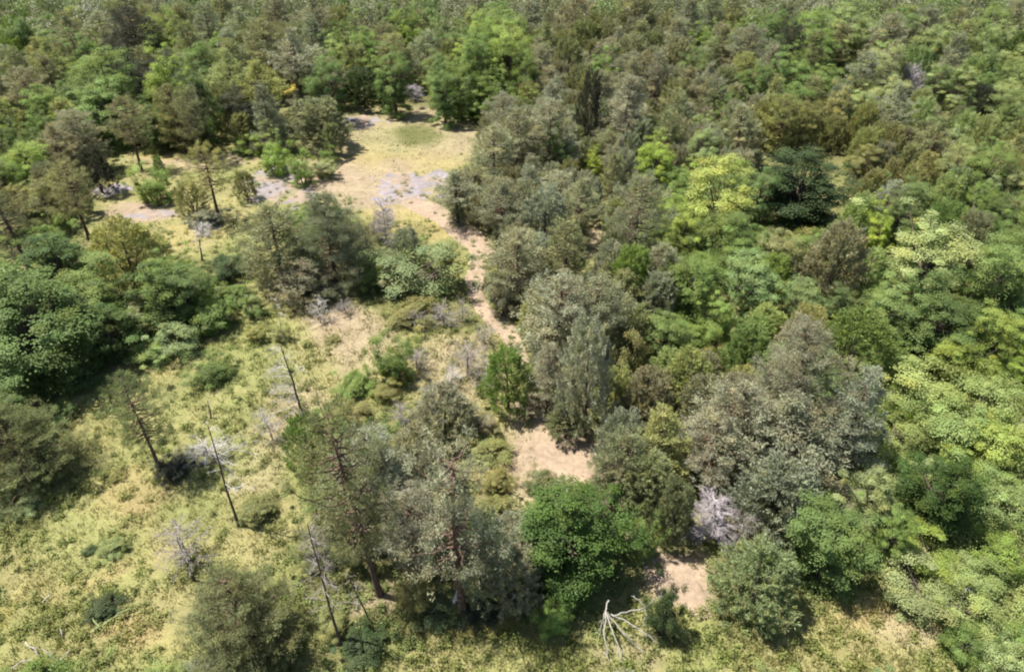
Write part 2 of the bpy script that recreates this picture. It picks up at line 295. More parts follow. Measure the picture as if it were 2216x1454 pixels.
('bl',-1,-38.96,71.59,5.49,1.90,'grn','green broadleaf tree behind the round green tree with scalloped top'),
('pf',-1,-45.41,84.82,7.67,2.25,'grey','grey-green pine right of the dusky brown pine'),
('pf',-1,10.55,63.44,5.28,1.64,'grey','grey-green pine behind the tall grey pine'),
('pf',-1,15.10,94.52,8.55,2.63,'olive','olive pine beyond the shaded blue-green tree'),
('bl',-1,53.06,73.51,4.60,1.55,'blu','blue-green broadleaf tree well right of the pale grey-green tree'),
('jn',-1,17.31,64.35,3.73,1.32,'brown','brownish juniper behind the green sapling tree'),
('jn',-1,-46.77,63.21,4.84,1.42,'grn','green juniper left of the mid-green rounded tree'),
('bl',-1,25.82,69.93,4.67,1.89,'grn','green broadleaf tree in front of the green tree in the grey-brown upper'),
('pf',-1,14.40,62.17,5.69,1.48,'olive','olive pine left of the green sapling tree'),
('pf',-1,25.24,80.18,7.14,2.09,'brown','brownish pine left of the dark pointed pine'),
('jn',-1,33.99,61.46,3.19,1.09,'oly','olive-yellow juniper well left of the grey-green tree at the right edge'),
('bl',-1,49.93,88.82,5.59,2.05,'pal','pale green broadleaf tree well left of the pale-topped tree by the top'),
('pf',-1,-35.19,87.74,7.86,2.40,'grey','grey-green pine right of the light green crown'),
('jn',-1,11.07,93.19,5.54,1.86,'grey','smaller grey-green juniper beyond the shaded blue-green tree'),
('bl',-1,37.75,49.34,4.59,1.69,'pal','pale green broadleaf tree well right of the brownish fuzzy juniper'),
('bl',-1,55.24,78.77,7.08,2.53,'pal','pale green broadleaf tree well in front of the pale-topped tree by the top'),
('bl',-1,-43.31,60.44,4.50,1.45,'blu','blue-green broadleaf tree in front of the mid-green rounded tree'),
('jn',-1,4.37,59.73,4.23,1.30,'grey','grey-green juniper in front of the black narrow spire juniper'),
('jn',-1,-15.60,93.24,6.68,2.13,'brown','brownish juniper beyond the pale lime crown'),
('jn',-1,41.11,55.53,3.42,1.12,'grey','grey-green juniper well in front of the grey-green tree at the right edge'),
('bl',-1,-19.52,83.56,5.38,1.98,'und','light green broadleaf tree behind the small green bush'),
('bl',-1,-36.28,74.75,5.74,1.84,'dkp','dark broadleaf tree in front of the olive pine right of the black-flanked pine'),
('jn',-1,2.97,89.48,5.15,1.67,'grey','grey-green juniper beyond the tallest tree of the bright green grove'),
('pf',-1,3.34,64.49,5.97,1.68,'grey','grey-green pine left of the black narrow spire juniper'),
('bl',-1,9.44,43.66,3.68,1.49,'grn','green broadleaf tree behind the lime-tinged tree left of the glowing yellow tree'),
('jn',-1,21.92,70.65,3.98,1.43,'brown','brownish juniper well left of the green tree in the grey-brown upper'),
('bl',-1,-2.34,81.46,6.91,2.58,'grn','green broadleaf tree behind the tallest tree of the bright green grove'),
('bl',-1,-56.17,78.03,6.21,2.35,'blu','blue-green broadleaf tree well left of the dusky brown pine'),
('jn',-1,38.15,58.35,3.18,1.00,'pal','pale green juniper well left of the grey-green tree at the right edge'),
('pf',-1,34.69,56.94,5.49,1.48,'olive','olive pine well left of the grey-green tree at the right edge'),
('pf',-1,3.72,72.74,5.12,1.70,'brown','brownish pine right of the right-hand tree of the bright green grove'),
('bl',-1,-45.39,60.51,3.82,1.43,'blu','smaller blue-green broadleaf tree in front of the mid-green rounded tree'),
('pf',-1,35.90,90.12,7.33,2.35,'grey','grey-green pine behind the dark blue-green small cone'),
('jn',-1,3.81,61.26,3.53,1.23,'grey','grey-green juniper left of the black narrow spire juniper'),
('pf',-1,-32.89,92.27,5.97,1.99,'grey','grey-green pine well right of the light green crown'),
('bl',-1,34.41,86.96,7.41,2.75,'grn','green broadleaf tree left of the dark blue-green small cone'),
('bl',-1,-60.85,92.31,5.09,1.83,'blu','smaller blue-green broadleaf tree well left of the dusky brown pine'),
('bl',-1,-57.88,82.73,6.77,2.30,'blu','tall blue-green broadleaf tree well left of the dusky brown pine'),
('pf',-1,24.36,93.01,7.67,2.17,'grey','grey-green pine beyond the dark pointed pine'),
('pf',-1,40.73,79.78,5.93,1.84,'grey','grey-green pine well in front of the dark blue-green small cone'),
('jn',-1,11.15,87.30,6.33,1.85,'brown','brownish juniper beyond the shaded blue-green tree'),
('bl',-1,48.81,74.70,4.31,1.71,'blu','blue-green broadleaf tree right of the pale grey-green tree'),
('bl',-1,56.89,90.77,7.40,2.67,'blu','blue-green broadleaf tree behind the pale-topped tree by the top'),
('jn',-1,6.07,70.19,3.41,1.36,'brown','brownish juniper in front of the green tree top'),
('jn',-1,53.44,87.59,5.10,1.90,'pal','pale green juniper behind the pale-topped tree by the top'),
('bl',-1,33.74,40.54,4.73,1.53,'blu','blue-green broadleaf tree right of the brownish fuzzy juniper'),
('jn',-1,47.48,88.65,5.15,1.62,'grey','grey-green juniper well left of the pale-topped tree by the top'),
('pf',-1,7.93,66.23,6.47,1.85,'grey','grey-green pine behind the black narrow spire juniper'),
('pf',-1,3.94,83.45,6.61,1.93,'olive','olive pine beyond the tallest tree of the bright green grove'),
('jn',-1,10.21,89.91,6.49,2.19,'olive','olive juniper beyond the shaded blue-green tree'),
('pf',-1,-35.37,93.88,8.61,2.45,'olive','olive pine beyond the light green crown'),
('bl',-1,-56.12,93.35,5.70,2.23,'blu','blue-green broadleaf tree beyond the dusky brown pine'),
('jn',-1,-48.40,64.06,4.60,1.45,'brown','brownish juniper left of the mid-green rounded tree'),
('pf',-1,45.82,77.15,5.13,1.77,'grey','grey-green pine behind the pale grey-green tree'),
('bl',-1,49.67,85.44,6.09,2.26,'und','light green broadleaf tree left of the pale-topped tree by the top'),
('bl',-1,-51.67,86.13,5.92,2.26,'und','light green broadleaf tree behind the dusky brown pine'),
('bl',-1,37.97,76.70,6.35,2.30,'pal','pale green broadleaf tree right of the blue-grey pine left of the lavender dead tree'),
('bl',-1,-54.19,87.91,5.49,2.18,'blu','blue-green broadleaf tree well left of the light green crown'),
('jn',-1,-27.82,91.84,5.01,1.76,'brown','brownish juniper beyond the olive pine above the two layered pines'),
('bl',-1,64.22,89.09,6.67,2.31,'pal','pale green broadleaf tree well right of the pale-topped tree by the top'),
('bl',-1,-32.22,70.59,6.13,2.09,'dkp','dark broadleaf tree behind the tall yellow-green tree'),
('jn',-1,-35.94,71.58,4.22,1.52,'dkp','dark juniper behind the round green tree with scalloped top'),
('pf',-1,-45.09,88.25,6.97,2.33,'dkp','dark pine left of the light green crown'),
('jn',-1,26.90,88.99,4.92,1.86,'grey','grey-green juniper beyond the dark pointed pine'),
('pf',-1,-51.31,74.92,6.44,1.95,'grey','grey-green pine well in front of the dusky brown pine'),
('jn',-1,30.11,53.33,3.45,1.04,'oly','olive-yellow juniper well right of the white-topped dark tree'),
('pf',-1,-48.23,67.61,6.48,1.81,'brown','brownish pine left of the mid-green rounded tree'),
('bl',-1,-42.62,74.31,5.42,2.13,'grn','green broadleaf tree well in front of the dark pine with black flank'),
('pf',-1,-16.98,86.43,5.59,1.89,'olive','olive pine left of the pale lime crown'),
('pf',-1,-42.38,56.04,4.46,1.38,'olive','olive pine left of the bright yellow-green tree'),
('bl',-1,24.49,73.43,5.67,1.81,'grn','green broadleaf tree left of the green tree in the grey-brown upper'),
('bl',-1,-42.74,58.29,5.38,1.89,'blu','blue-green broadleaf tree left of the bright yellow-green tree'),
('jn',-1,48.34,94.91,6.19,1.94,'pal','pale green juniper beyond the pale-topped tree by the top'),
('bl',-1,39.91,56.85,3.67,1.53,'blu','blue-green broadleaf tree well in front of the grey-green tree at the right edge'),
('bl',-1,61.23,88.87,5.06,1.85,'blu','blue-green broadleaf tree well right of the pale-topped tree by the top'),
('jn',-1,13.67,28.35,3.71,1.38,'und','light green juniper behind the broad grey conical pine'),
('pf',-1,-31.38,88.20,7.14,2.30,'grey','tall grey-green pine well right of the light green crown'),
('jn',-1,5.06,77.24,4.30,1.50,'brown','brownish juniper left of the green tree top'),
('bl',-1,41.52,83.10,5.42,2.19,'und','light green broadleaf tree right of the dark blue-green small cone'),
('bl',-1,-24.71,66.15,5.05,1.75,'dkp','dark broadleaf tree in front of the right one of two layered yellow-olive pines'),
('bl',-1,-6.66,85.66,6.94,2.66,'und','light green broadleaf tree right of the pale lime crown'),
('pf',-1,47.93,80.10,6.49,1.86,'grey','grey-green pine beyond the pale grey-green tree'),
('jn',-1,4.10,50.58,3.73,1.28,'grey','grey-green juniper left of the shaded olive pine'),
('jn',-1,-17.98,89.01,5.81,1.92,'brown','brownish juniper well left of the pale lime crown'),
('pf',-1,-40.64,76.51,6.54,2.08,'dkp','dark pine in front of the dark pine with black flank'),
('jn',-1,14.43,33.17,2.80,1.14,'und','light green juniper right of the arching light-green shrub tree'),
('bl',-1,38.85,94.09,6.23,2.48,'pal','tall pale green broadleaf tree beyond the dark blue-green small cone'),
('pf',-1,-11.28,93.66,5.90,2.12,'olive','olive pine beyond the pale lime crown'),
('bl',-1,-36.61,79.00,6.07,2.21,'blu','blue-green broadleaf tree left of the olive pine right of the black-flanked pine'),
('pf',-1,25.86,62.76,4.80,1.38,'oly','olive-yellow pine well right of the brown-grey pine above the small whitish-topped tree'),
('bl',-1,53.83,93.57,5.37,1.95,'und','light green broadleaf tree beyond the pale-topped tree by the top'),
('bl',-1,48.82,66.25,5.82,1.80,'und','light green broadleaf tree in front of the black slim juniper'),
('pf',-1,-30.19,79.11,6.03,1.83,'ygp','yellow-olive pine right of the olive pine right of the black-flanked pine'),
('pf',-1,11.45,69.14,6.82,1.78,'grey','grey-green pine in front of the green tree top'),
('jn',-1,7.64,71.35,4.71,1.53,'olive','olive juniper in front of the green tree top'),
('bl',-1,8.56,32.06,3.25,1.32,'grn','green broadleaf tree right of the yellow-olive shrub right of the silver-blue juniper'),
('jn',-1,13.22,63.44,3.32,1.13,'brown','brownish juniper right of the tall grey pine'),
('bl',-1,17.21,39.99,4.30,1.66,'oly',"olive-yellow broadleaf tree right of the green tree under the yellow tree's"),
('jn',-1,47.10,64.68,3.83,1.30,'und','light green juniper right of the grey-green tree at the right edge'),
('jn',-1,-29.53,85.79,6.34,1.92,'olive','olive juniper beyond the olive pine above the two layered pines'),
('bl',-1,-59.84,85.32,5.91,2.23,'grn','tall green broadleaf tree well left of the dusky brown pine'),
('bl',-1,31.59,36.05,3.46,1.31,'blu','blue-green broadleaf tree right of the green tree at the right edge'),
('jn',-1,16.10,81.87,4.36,1.55,'grey','smaller grey-green juniper behind the shaded blue-green tree'),
('jn',-1,4.88,93.51,5.11,1.79,'brown','brownish juniper beyond the tallest tree of the bright green grove'),
('bl',-1,30.97,39.14,4.35,1.61,'blu','blue-green broadleaf tree in front of the brownish fuzzy juniper'),
('jn',-1,15.38,67.87,5.21,1.56,'olive','olive juniper beyond the green sapling tree'),
('pf',-1,19.00,93.42,6.04,1.89,'olive','tall olive pine beyond the shaded blue-green tree'),
('bl',-1,35.08,53.28,4.39,1.42,'oly','olive-yellow broadleaf tree well left of the grey-green tree at the right edge'),
('jn',-1,-24.94,89.28,5.58,1.87,'grey','grey-green juniper beyond the olive pine above the two layered pines'),
('bl',-1,11.34,45.18,4.16,1.52,'bri','bright green broadleaf tree left of the glowing yellow-topped tree'),
('bl',-1,40.01,90.69,7.92,2.59,'pal','pale green broadleaf tree behind the dark blue-green small cone'),
('bl',-1,33.07,82.25,7.49,2.37,'grn','green broadleaf tree right of the dark pointed pine'),
('bl',-1,-14.86,79.00,4.93,2.07,'grn','green broadleaf tree behind the dark blue-green spruce-shaped tree'),
('sh',-1,19.31,26.89,1.89,1.33,'bri','bright green shrub behind the yellow-green scrub below the scrub hummocks'),
('sh',-1,14.62,21.46,1.20,1.15,'grey','grey-green shrub behind the pale light-green tree'),
('jn',-1,6.03,79.49,5.92,1.91,'olive','olive juniper behind the green tree top'),
('sh',-1,16.00,26.14,1.57,1.33,'und','light green shrub behind the grey-olive pine at the right skirt'),
('pf',-1,-23.99,92.38,7.79,2.39,'grey','grey-green pine beyond the olive pine above the two layered pines'),
('jn',-1,-2.00,18.88,3.06,1.07,'grey','grey-green juniper behind the grey leaning juniper'),
('bl',-1,-40.22,60.66,5.62,1.68,'blu','blue-green broadleaf tree behind the brownish pine behind the bright yellow-green tree'),
('jn',-1,2.75,67.70,3.96,1.36,'grey','grey-green juniper right of the low tree at the right foot'),
('jn',-1,-0.40,60.20,4.66,1.31,'grey','grey-green juniper behind the brown-grey pine behind the clearing corner pine'),
('jn',-1,35.42,66.99,3.40,1.08,'pal','pale green juniper well right of the lower green tree'),
('pf',-1,31.82,52.52,4.39,1.49,'oly','olive-yellow pine well right of the white-topped dark tree'),
('bl',-1,-54.51,74.35,6.81,2.18,'grn','green broadleaf tree well in front of the dusky brown pine'),
('bl',-1,51.97,70.94,4.80,1.58,'und','light green broadleaf tree right of the black slim juniper'),
('pf',-1,-43.41,90.89,6.94,2.15,'olive','olive pine behind the light green crown'),
('jn',-1,-6.54,22.43,3.46,1.17,'grey','grey-green juniper right of the fresh green juniper'),
('jn',-1,1.74,54.00,3.28,1.02,'olive','olive juniper in front of the brown-grey pine behind the clearing corner pine'),
('pf',-1,18.58,83.05,7.17,2.06,'grey','grey-green pine behind the shaded blue-green tree'),
('jn',-1,6.85,74.36,4.83,1.53,'olive','olive juniper left of the green tree top'),
('pf',-1,23.97,65.71,6.22,1.74,'oly','olive-yellow pine well right of the green sapling tree'),
('jn',-1,-34.26,73.50,4.87,1.53,'grn','green juniper in front of the olive pine right of the black-flanked pine'),
('jn',-1,44.85,58.19,4.28,1.27,'grey','grey-green juniper in front of the grey-green tree at the right edge'),
('bl',-1,-52.11,70.40,5.47,1.87,'grn','green broadleaf tree well left of the mid-green rounded tree'),
('bl',-1,47.08,91.88,5.55,2.37,'pal','pale green broadleaf tree well right of the dark blue-green small cone'),
('bl',-1,30.10,85.82,7.32,2.57,'blu','blue-green broadleaf tree beyond the dark pointed pine'),
('pf',-1,-47.37,94.82,8.35,2.45,'olive','tall olive pine beyond the light green crown'),
('jn',-1,-63.97,90.40,4.97,1.61,'brown','brownish juniper well left of the dusky brown pine'),
('bl',-1,36.04,46.03,4.15,1.37,'pal','smaller pale green broadleaf tree well right of the brownish fuzzy juniper'),
('bl',-1,23.56,30.18,3.27,1.35,'bri','bright green broadleaf tree in front of the dark shaded tree'),
('pf',-1,-18.61,75.32,5.17,1.78,'grey','grey-green pine left of the dark blue-green spruce-shaped tree'),
('pf',-1,-31.30,82.48,6.11,1.88,'grey','grey-green pine behind the olive pine right of the black-flanked pine'),
('pf',-1,13.17,73.52,6.24,1.96,'brown','brownish pine right of the green tree top'),
('jn',-1,-28.77,88.00,4.94,1.61,'grey','smaller grey-green juniper beyond the olive pine above the two layered pines'),
('jn',-1,-46.86,65.88,4.08,1.28,'blu','blue-green juniper left of the mid-green rounded tree'),
('jn',-1,37.28,57.06,3.66,1.18,'pal','smaller pale green juniper well left of the grey-green tree at the right edge'),
('sh',-1,3.76,19.40,1.25,0.95,'grey','grey-green shrub left of the bright shrub at the right shoulder'),
('pf',-1,-53.24,92.92,6.45,2.27,'ygp','yellow-olive pine beyond the dusky brown pine'),
('jn',-1,1.77,61.78,3.84,1.30,'grey','smaller grey-green juniper left of the black narrow spire juniper'),
('jn',-1,0.98,47.33,4.11,1.34,'grey','grey-green juniper behind the brownish pine between the clearing corner and the silver tree'),
('bl',-1,52.96,76.54,5.19,2.03,'blu','smaller blue-green broadleaf tree well right of the pale grey-green tree'),
('jn',-1,8.41,77.32,4.25,1.50,'brown','brownish juniper behind the green tree top'),
('bl',-1,15.98,48.90,4.06,1.56,'blu','blue-green broadleaf tree left of the blue-green flank tree'),
('pf',-1,53.07,90.50,6.84,2.22,'olive','olive pine behind the pale-topped tree by the top'),
('jn',-1,30.48,45.52,3.36,1.19,'blu','smaller blue-green juniper behind the brownish fuzzy juniper'),
('jn',-1,39.76,61.68,4.26,1.23,'pal','pale green juniper left of the grey-green tree at the right edge'),
('jn',-1,5.98,66.93,4.32,1.27,'brown','brownish juniper behind the black narrow spire juniper'),
('bl',-1,48.82,70.05,5.96,2.04,'pal','pale green broadleaf tree right of the black slim juniper'),
('pf',-1,-51.97,82.00,5.57,1.95,'ygp','yellow-olive pine left of the dusky brown pine'),
('jn',-1,-35.89,51.76,3.67,1.13,'brown','brownish juniper behind the second thin-crowned pale pine nearest the left edge'),
('bl',-1,-45.76,69.85,5.18,1.97,'blu','smaller blue-green broadleaf tree behind the mid-green rounded tree'),
('bl',-1,42.54,59.98,4.25,1.57,'pal','pale green broadleaf tree in front of the grey-green tree at the right edge'),
('jn',-1,9.33,84.76,4.61,1.50,'olive','olive juniper beyond the green tree top'),
('bl',-1,22.04,86.41,6.10,2.35,'grn','green broadleaf tree beyond the shaded blue-green tree'),
('jn',-1,5.53,51.31,3.16,0.99,'grey','smaller grey-green juniper left of the shaded olive pine'),
('pf',-1,-30.21,69.18,5.12,1.67,'grey','grey-green pine behind the tall yellow-green tree'),
('jn',-1,27.41,64.32,3.89,1.22,'olive','smaller olive juniper well in front of the lower green tree'),
('bl',-1,43.21,55.16,3.69,1.33,'pal','pale green broadleaf tree well in front of the grey-green tree at the right edge'),
('bl',-1,-41.10,53.78,3.91,1.57,'grn','green broadleaf tree left of the bright yellow-green tree'),
('pf',-1,-28.36,82.48,6.00,1.94,'grey','grey-green pine behind the olive pine above the two layered pines'),
('jn',-1,9.67,81.67,4.53,1.50,'brown','brownish juniper beyond the green tree top'),
('bl',-1,30.19,37.31,3.83,1.44,'grn','green broadleaf tree right of the green tree at the right edge'),
('sh',-1,2.77,20.64,1.82,1.40,'olive','olive shrub left of the brown-olive juniper at the lower edge'),
('pf',-1,-9.49,81.92,6.29,2.09,'grey','grey-green pine in front of the pale lime crown'),
('jn',-1,-49.41,65.64,4.86,1.34,'grn','green juniper well left of the mid-green rounded tree'),
('pf',-1,19.90,73.16,5.23,1.70,'grey','grey-green pine in front of the shaded blue-green tree'),
('pf',-1,-38.06,60.26,4.89,1.55,'grey','grey-green pine behind the brownish pine behind the bright yellow-green tree'),
('pf',-1,19.24,87.08,6.40,2.14,'grey','grey-green pine beyond the shaded blue-green tree'),
('pf',-1,3.16,80.66,5.78,1.87,'brown','brownish pine right of the tallest tree of the bright green grove'),
('bl',-1,-20.79,91.05,5.91,2.42,'blu','blue-green broadleaf tree well left of the pale lime crown'),
('pf',-1,50.04,92.53,6.66,2.06,'grey','grey-green pine beyond the pale-topped tree by the top'),
('jn',-1,16.58,60.36,3.96,1.31,'brown','brownish juniper left of the green sapling tree'),
('pf',-1,3.32,47.60,4.70,1.33,'silver','silver-grey pine behind the dusky pine right of the pale silver tree'),
('pf',-1,8.18,58.76,4.01,1.31,'olive','olive pine in front of the tall grey pine'),
('jn',-1,20.18,41.86,3.22,1.10,'grn','green juniper behind the dusky grey fuzzy-crowned tree'),
('bl',-1,36.17,69.42,5.20,1.92,'pal','pale green broadleaf tree in front of the blue-grey pine left of the lavender dead tree'),
('sh',-1,-8.73,25.46,1.91,1.34,'und','light green shrub behind the fresh green juniper'),
('pf',-1,10.53,78.97,5.73,1.90,'olive','olive pine behind the green tree top'),
('jn',-1,23.60,68.02,3.78,1.18,'grey','grey-green juniper well in front of the green tree in the grey-brown upper'),
('jn',-1,28.21,51.84,3.09,1.17,'und','light green juniper well right of the white-topped dark tree'),
('pf',-1,16.72,58.45,4.36,1.27,'grey','grey-green pine behind the small tree with whitish top'),
('jn',-1,8.37,29.56,2.63,1.15,'und','light green juniper right of the yellow-olive shrub right of the silver-blue juniper'),
('bl',-1,-39.61,58.00,4.90,1.60,'blu','blue-green broadleaf tree left of the brownish pine behind the bright yellow-green tree'),
('jn',-1,13.29,55.09,3.87,1.19,'brown','brownish juniper left of the small tree with whitish top'),
('pf',-1,-27.79,74.56,6.94,1.95,'olive','olive pine behind the left one of two layered yellow-olive pines'),
('jn',-1,-7.06,81.06,5.39,1.63,'olive','olive juniper left of the middle tree of the bright green grove'),
('ph',-1,-35.87,43.70,6.71,1.61,'olive','olive pine left of the pine cut by the left edge'),
('jn',-1,26.96,77.56,3.87,1.28,'brown','brownish juniper left of the dark pointed pine'),
('pf',-1,23.86,62.38,5.53,1.56,'oly','olive-yellow pine right of the green sapling tree'),
('pf',-1,-39.20,92.37,6.91,2.22,'olive','olive pine beyond the dark pine with black flank'),
('bl',-1,19.28,40.15,4.20,1.58,'grn','green broadleaf tree behind the dusky grey fuzzy-crowned tree'),
('bl',-1,-45.44,79.02,7.29,2.27,'blu','blue-green broadleaf tree in front of the dusky brown pine'),
('jn',-1,-50.28,94.90,5.34,1.84,'olive','olive juniper beyond the dusky brown pine'),
('bl',-1,-20.72,87.27,6.46,2.36,'grn','green broadleaf tree beyond the small green bush'),
('jn',-1,9.77,56.58,4.30,1.19,'grey','grey-green juniper right of the slim lime sapling'),
('bl',-1,60.80,83.63,5.01,1.93,'blu','blue-green broadleaf tree right of the pale-topped tree by the top'),
('pf',-1,7.49,92.62,8.19,2.41,'brown','brownish pine beyond the tallest tree of the bright green grove'),
('sh',-1,16.13,12.23,1.32,1.02,'und','light green shrub left of the pale scrub in the bottom'),
('jn',-1,0.14,51.10,3.61,1.09,'brown','brownish juniper in front of the grey pine with pale dead stem'),
('bl',-1,17.06,51.17,4.14,1.39,'bri','bright green broadleaf tree behind the blue-green flank tree'),
('pf',-1,24.39,76.84,5.29,1.64,'ygp','yellow-olive pine right of the shaded blue-green tree'),
('jn',-1,-45.87,82.01,5.05,1.61,'bri','bright green juniper right of the dusky brown pine'),
('jn',-1,26.98,49.56,4.14,1.34,'oly','olive-yellow juniper right of the white-topped dark tree'),
('pf',-1,13.82,70.71,6.90,1.83,'brown','brownish pine well right of the green tree top'),
('sh',-1,16.13,20.51,1.22,1.03,'und','light green shrub right of the pale light-green tree'),
('bl',-1,-0.34,89.75,6.83,2.36,'grn','green broadleaf tree beyond the tallest tree of the bright green grove'),
('jn',-1,-33.97,80.91,5.36,1.61,'olive','olive juniper behind the olive pine right of the black-flanked pine'),
('pf',-1,11.63,82.81,6.31,2.03,'grey','grey-green pine beyond the green tree top'),
('jn',-1,35.03,58.84,4.60,1.34,'olive','olive juniper well left of the grey-green tree at the right edge'),
('bl',-1,27.00,45.15,4.66,1.44,'blu','blue-green broadleaf tree right of the yellow-olive tree left of the pale cream-green tree'),
('bl',-1,37.98,46.79,4.50,1.44,'pal','pale green broadleaf tree well right of the yellow-olive tree left of the pale cream-green tree'),
('jn',-1,7.14,36.83,4.62,1.26,'grn','green juniper left of the round green tree right of the dense grey pine'),
('jn',-1,2.78,58.62,4.36,1.29,'olive','olive juniper behind the grey pine left of the black spire juniper'),
('pf',-1,15.29,88.36,5.64,1.94,'olive','smaller olive pine beyond the shaded blue-green tree'),
('jn',-1,5.23,90.91,4.94,1.82,'brown','smaller brownish juniper beyond the tallest tree of the bright green grove'),
('sh',-1,-6.38,25.05,1.49,1.02,'grn','green shrub left of the half-dead grey-green juniper'),
('pf',-1,13.04,58.07,5.61,1.66,'olive','olive pine left of the small tree with whitish top'),
('jn',-1,33.64,50.63,3.78,1.29,'pal','pale green juniper beyond the brownish fuzzy juniper'),
('jn',-1,14.71,76.47,4.52,1.44,'brown','brownish juniper left of the shaded blue-green tree'),
('bl',-1,66.44,94.76,7.01,2.46,'und','light green broadleaf tree well right of the pale-topped tree by the top'),
('jn',-1,17.84,80.22,5.86,1.71,'brown','brownish juniper behind the shaded blue-green tree'),
('bl',-1,20.55,66.96,5.10,1.71,'grn','green broadleaf tree behind the green sapling tree'),
('jn',-1,-0.36,65.09,3.42,1.10,'grey','grey-green juniper in front of the low tree at the right foot'),
('jn',-1,12.62,67.20,3.55,1.16,'olive','olive juniper beyond the tall grey pine'),
('pf',-1,15.48,63.82,4.40,1.51,'grey','grey-green pine left of the green sapling tree'),
('bl',-1,26.15,67.31,5.25,1.95,'grn','green broadleaf tree left of the lower green tree'),
('bl',-1,11.31,47.55,3.74,1.26,'grn','green broadleaf tree left of the glowing yellow-topped tree'),
('bl',-1,28.79,82.23,6.29,2.46,'blu','blue-green broadleaf tree behind the dark pointed pine'),
('bl',-1,59.20,94.70,6.16,2.08,'blu','tall blue-green broadleaf tree beyond the pale-topped tree by the top'),
('pf',-1,16.60,69.61,5.50,1.66,'brown','brownish pine beyond the green sapling tree'),
('sh',-1,10.38,12.27,1.34,1.07,'und','light green shrub in front of the grey-green spreading juniper'),
('bl',-1,11.57,55.22,4.73,1.46,'bri','bright green broadleaf tree behind the vivid lime-green tree top'),
('pf',-1,8.62,68.61,5.17,1.51,'grey','smaller grey-green pine in front of the green tree top'),
('pf',-1,-21.77,63.17,6.16,1.66,'grey','grey-green pine right of the small round bright shrub'),
('jn',-1,42.61,57.90,4.64,1.47,'oly','olive-yellow juniper in front of the grey-green tree at the right edge'),
('jn',-1,-0.55,49.57,3.36,1.14,'brown','brownish juniper right of the brown-grey pine at the right edge'),
('jn',-1,16.96,33.56,2.68,1.04,'und','light green juniper left of the small blue-green tree'),
('jn',-1,23.01,90.04,4.33,1.51,'olive','olive juniper beyond the dark pointed pine'),
('jn',-1,6.93,42.83,3.58,1.12,'olive','olive juniper behind the dense grey pine'),
('jn',-1,50.94,72.65,5.00,1.52,'pal','pale green juniper right of the black slim juniper'),
('jn',-1,37.44,53.61,3.26,1.02,'pal','pale green juniper well in front of the grey-green tree at the right edge'),
('jn',-1,39.21,52.47,3.63,1.09,'oly','olive-yellow juniper well in front of the grey-green tree at the right edge'),
('bl',-1,-43.47,71.67,5.16,1.77,'grn','green broadleaf tree beyond the mid-green rounded tree'),
('jn',-1,1.22,63.78,4.13,1.32,'grey','smaller grey-green juniper in front of the low tree at the right foot'),
('bl',-1,35.52,43.16,5.46,1.92,'grn','green broadleaf tree right of the brownish fuzzy juniper'),
('jn',-1,-28.57,77.03,5.70,1.83,'grey','grey-green juniper left of the olive pine above the two layered pines'),
('bl',-1,-19.23,78.52,5.43,1.85,'grn','green broadleaf tree right of the small green bush'),
('jn',-1,0.02,18.44,2.83,1.06,'silver','silver-grey juniper behind the low drooping grey-olive pine'),
('jn',-1,-50.46,72.47,5.03,1.69,'blu','blue-green juniper well in front of the dusky brown pine'),
('jn',-1,5.78,49.24,3.54,1.24,'grey','grey-green juniper in front of the shaded olive pine'),
('jn',-1,20.01,64.17,4.30,1.29,'brown','smaller brownish juniper behind the green sapling tree'),
('jn',-1,3.52,29.40,2.57,1.16,'grey','grey-green juniper behind the small grey pine'),
('bl',-1,40.99,51.97,4.80,1.68,'pal','smaller pale green broadleaf tree well in front of the grey-green tree at the right edge'),
('jn',-1,-25.11,71.80,5.32,1.63,'olive','olive juniper behind the left one of two layered yellow-olive pines'),
('jn',-1,12.01,60.77,4.17,1.21,'olive','olive juniper right of the tall grey pine'),
('bl',-1,-20.95,80.66,4.90,1.95,'und','smaller light green broadleaf tree behind the small green bush'),
('jn',-1,1.66,70.53,4.14,1.44,'olive','olive juniper behind the low tree at the right foot'),
('bl',-1,58.56,82.20,4.88,1.85,'blu','smaller blue-green broadleaf tree right of the pale-topped tree by the top'),
('bl',-1,12.67,50.17,4.08,1.58,'grn','green broadleaf tree in front of the vivid lime-green tree top'),
('jn',-1,8.40,87.26,6.14,1.99,'olive','olive juniper beyond the tallest tree of the bright green grove'),
('jn',-1,47.72,62.74,4.04,1.33,'oly','olive-yellow juniper right of the grey-green tree at the right edge'),
('bl',-1,-40.54,66.51,4.29,1.64,'blu','blue-green broadleaf tree right of the mid-green rounded tree'),
('sh',-1,-14.32,12.18,2.20,1.35,'und','light green shrub in front of the small dark green bush alone'),
('jn',-1,-41.74,61.73,3.75,1.10,'blu','blue-green juniper in front of the mid-green rounded tree'),
('bl',-1,36.97,61.96,4.17,1.33,'und','light green broadleaf tree well left of the grey-green tree at the right edge'),
('jn',-1,30.21,50.26,4.08,1.28,'oly','olive-yellow juniper beyond the yellow-olive tree left of the pale cream-green tree'),
('bl',-1,-29.49,34.96,3.69,1.37,'grn','green broadleaf tree in front of the dark broadleaf tree'),
('jn',-1,31.26,57.21,4.75,1.43,'oly','olive-yellow juniper well right of the brown-grey pine above the small whitish-topped tree'),
('pf',-1,12.48,76.31,5.44,1.90,'grey','grey-green pine right of the green tree top'),
('jn',-1,7.57,46.67,3.20,1.12,'ygp','yellow-olive juniper right of the dusky pine right of the pale silver tree'),
('sh',-1,-13.85,42.33,1.79,1.21,'grn','green shrub behind the left crown of the big pine clump'),
('jn',-1,-3.35,20.89,3.79,1.23,'grey','grey-green juniper behind the tall pine with brown trunk'),
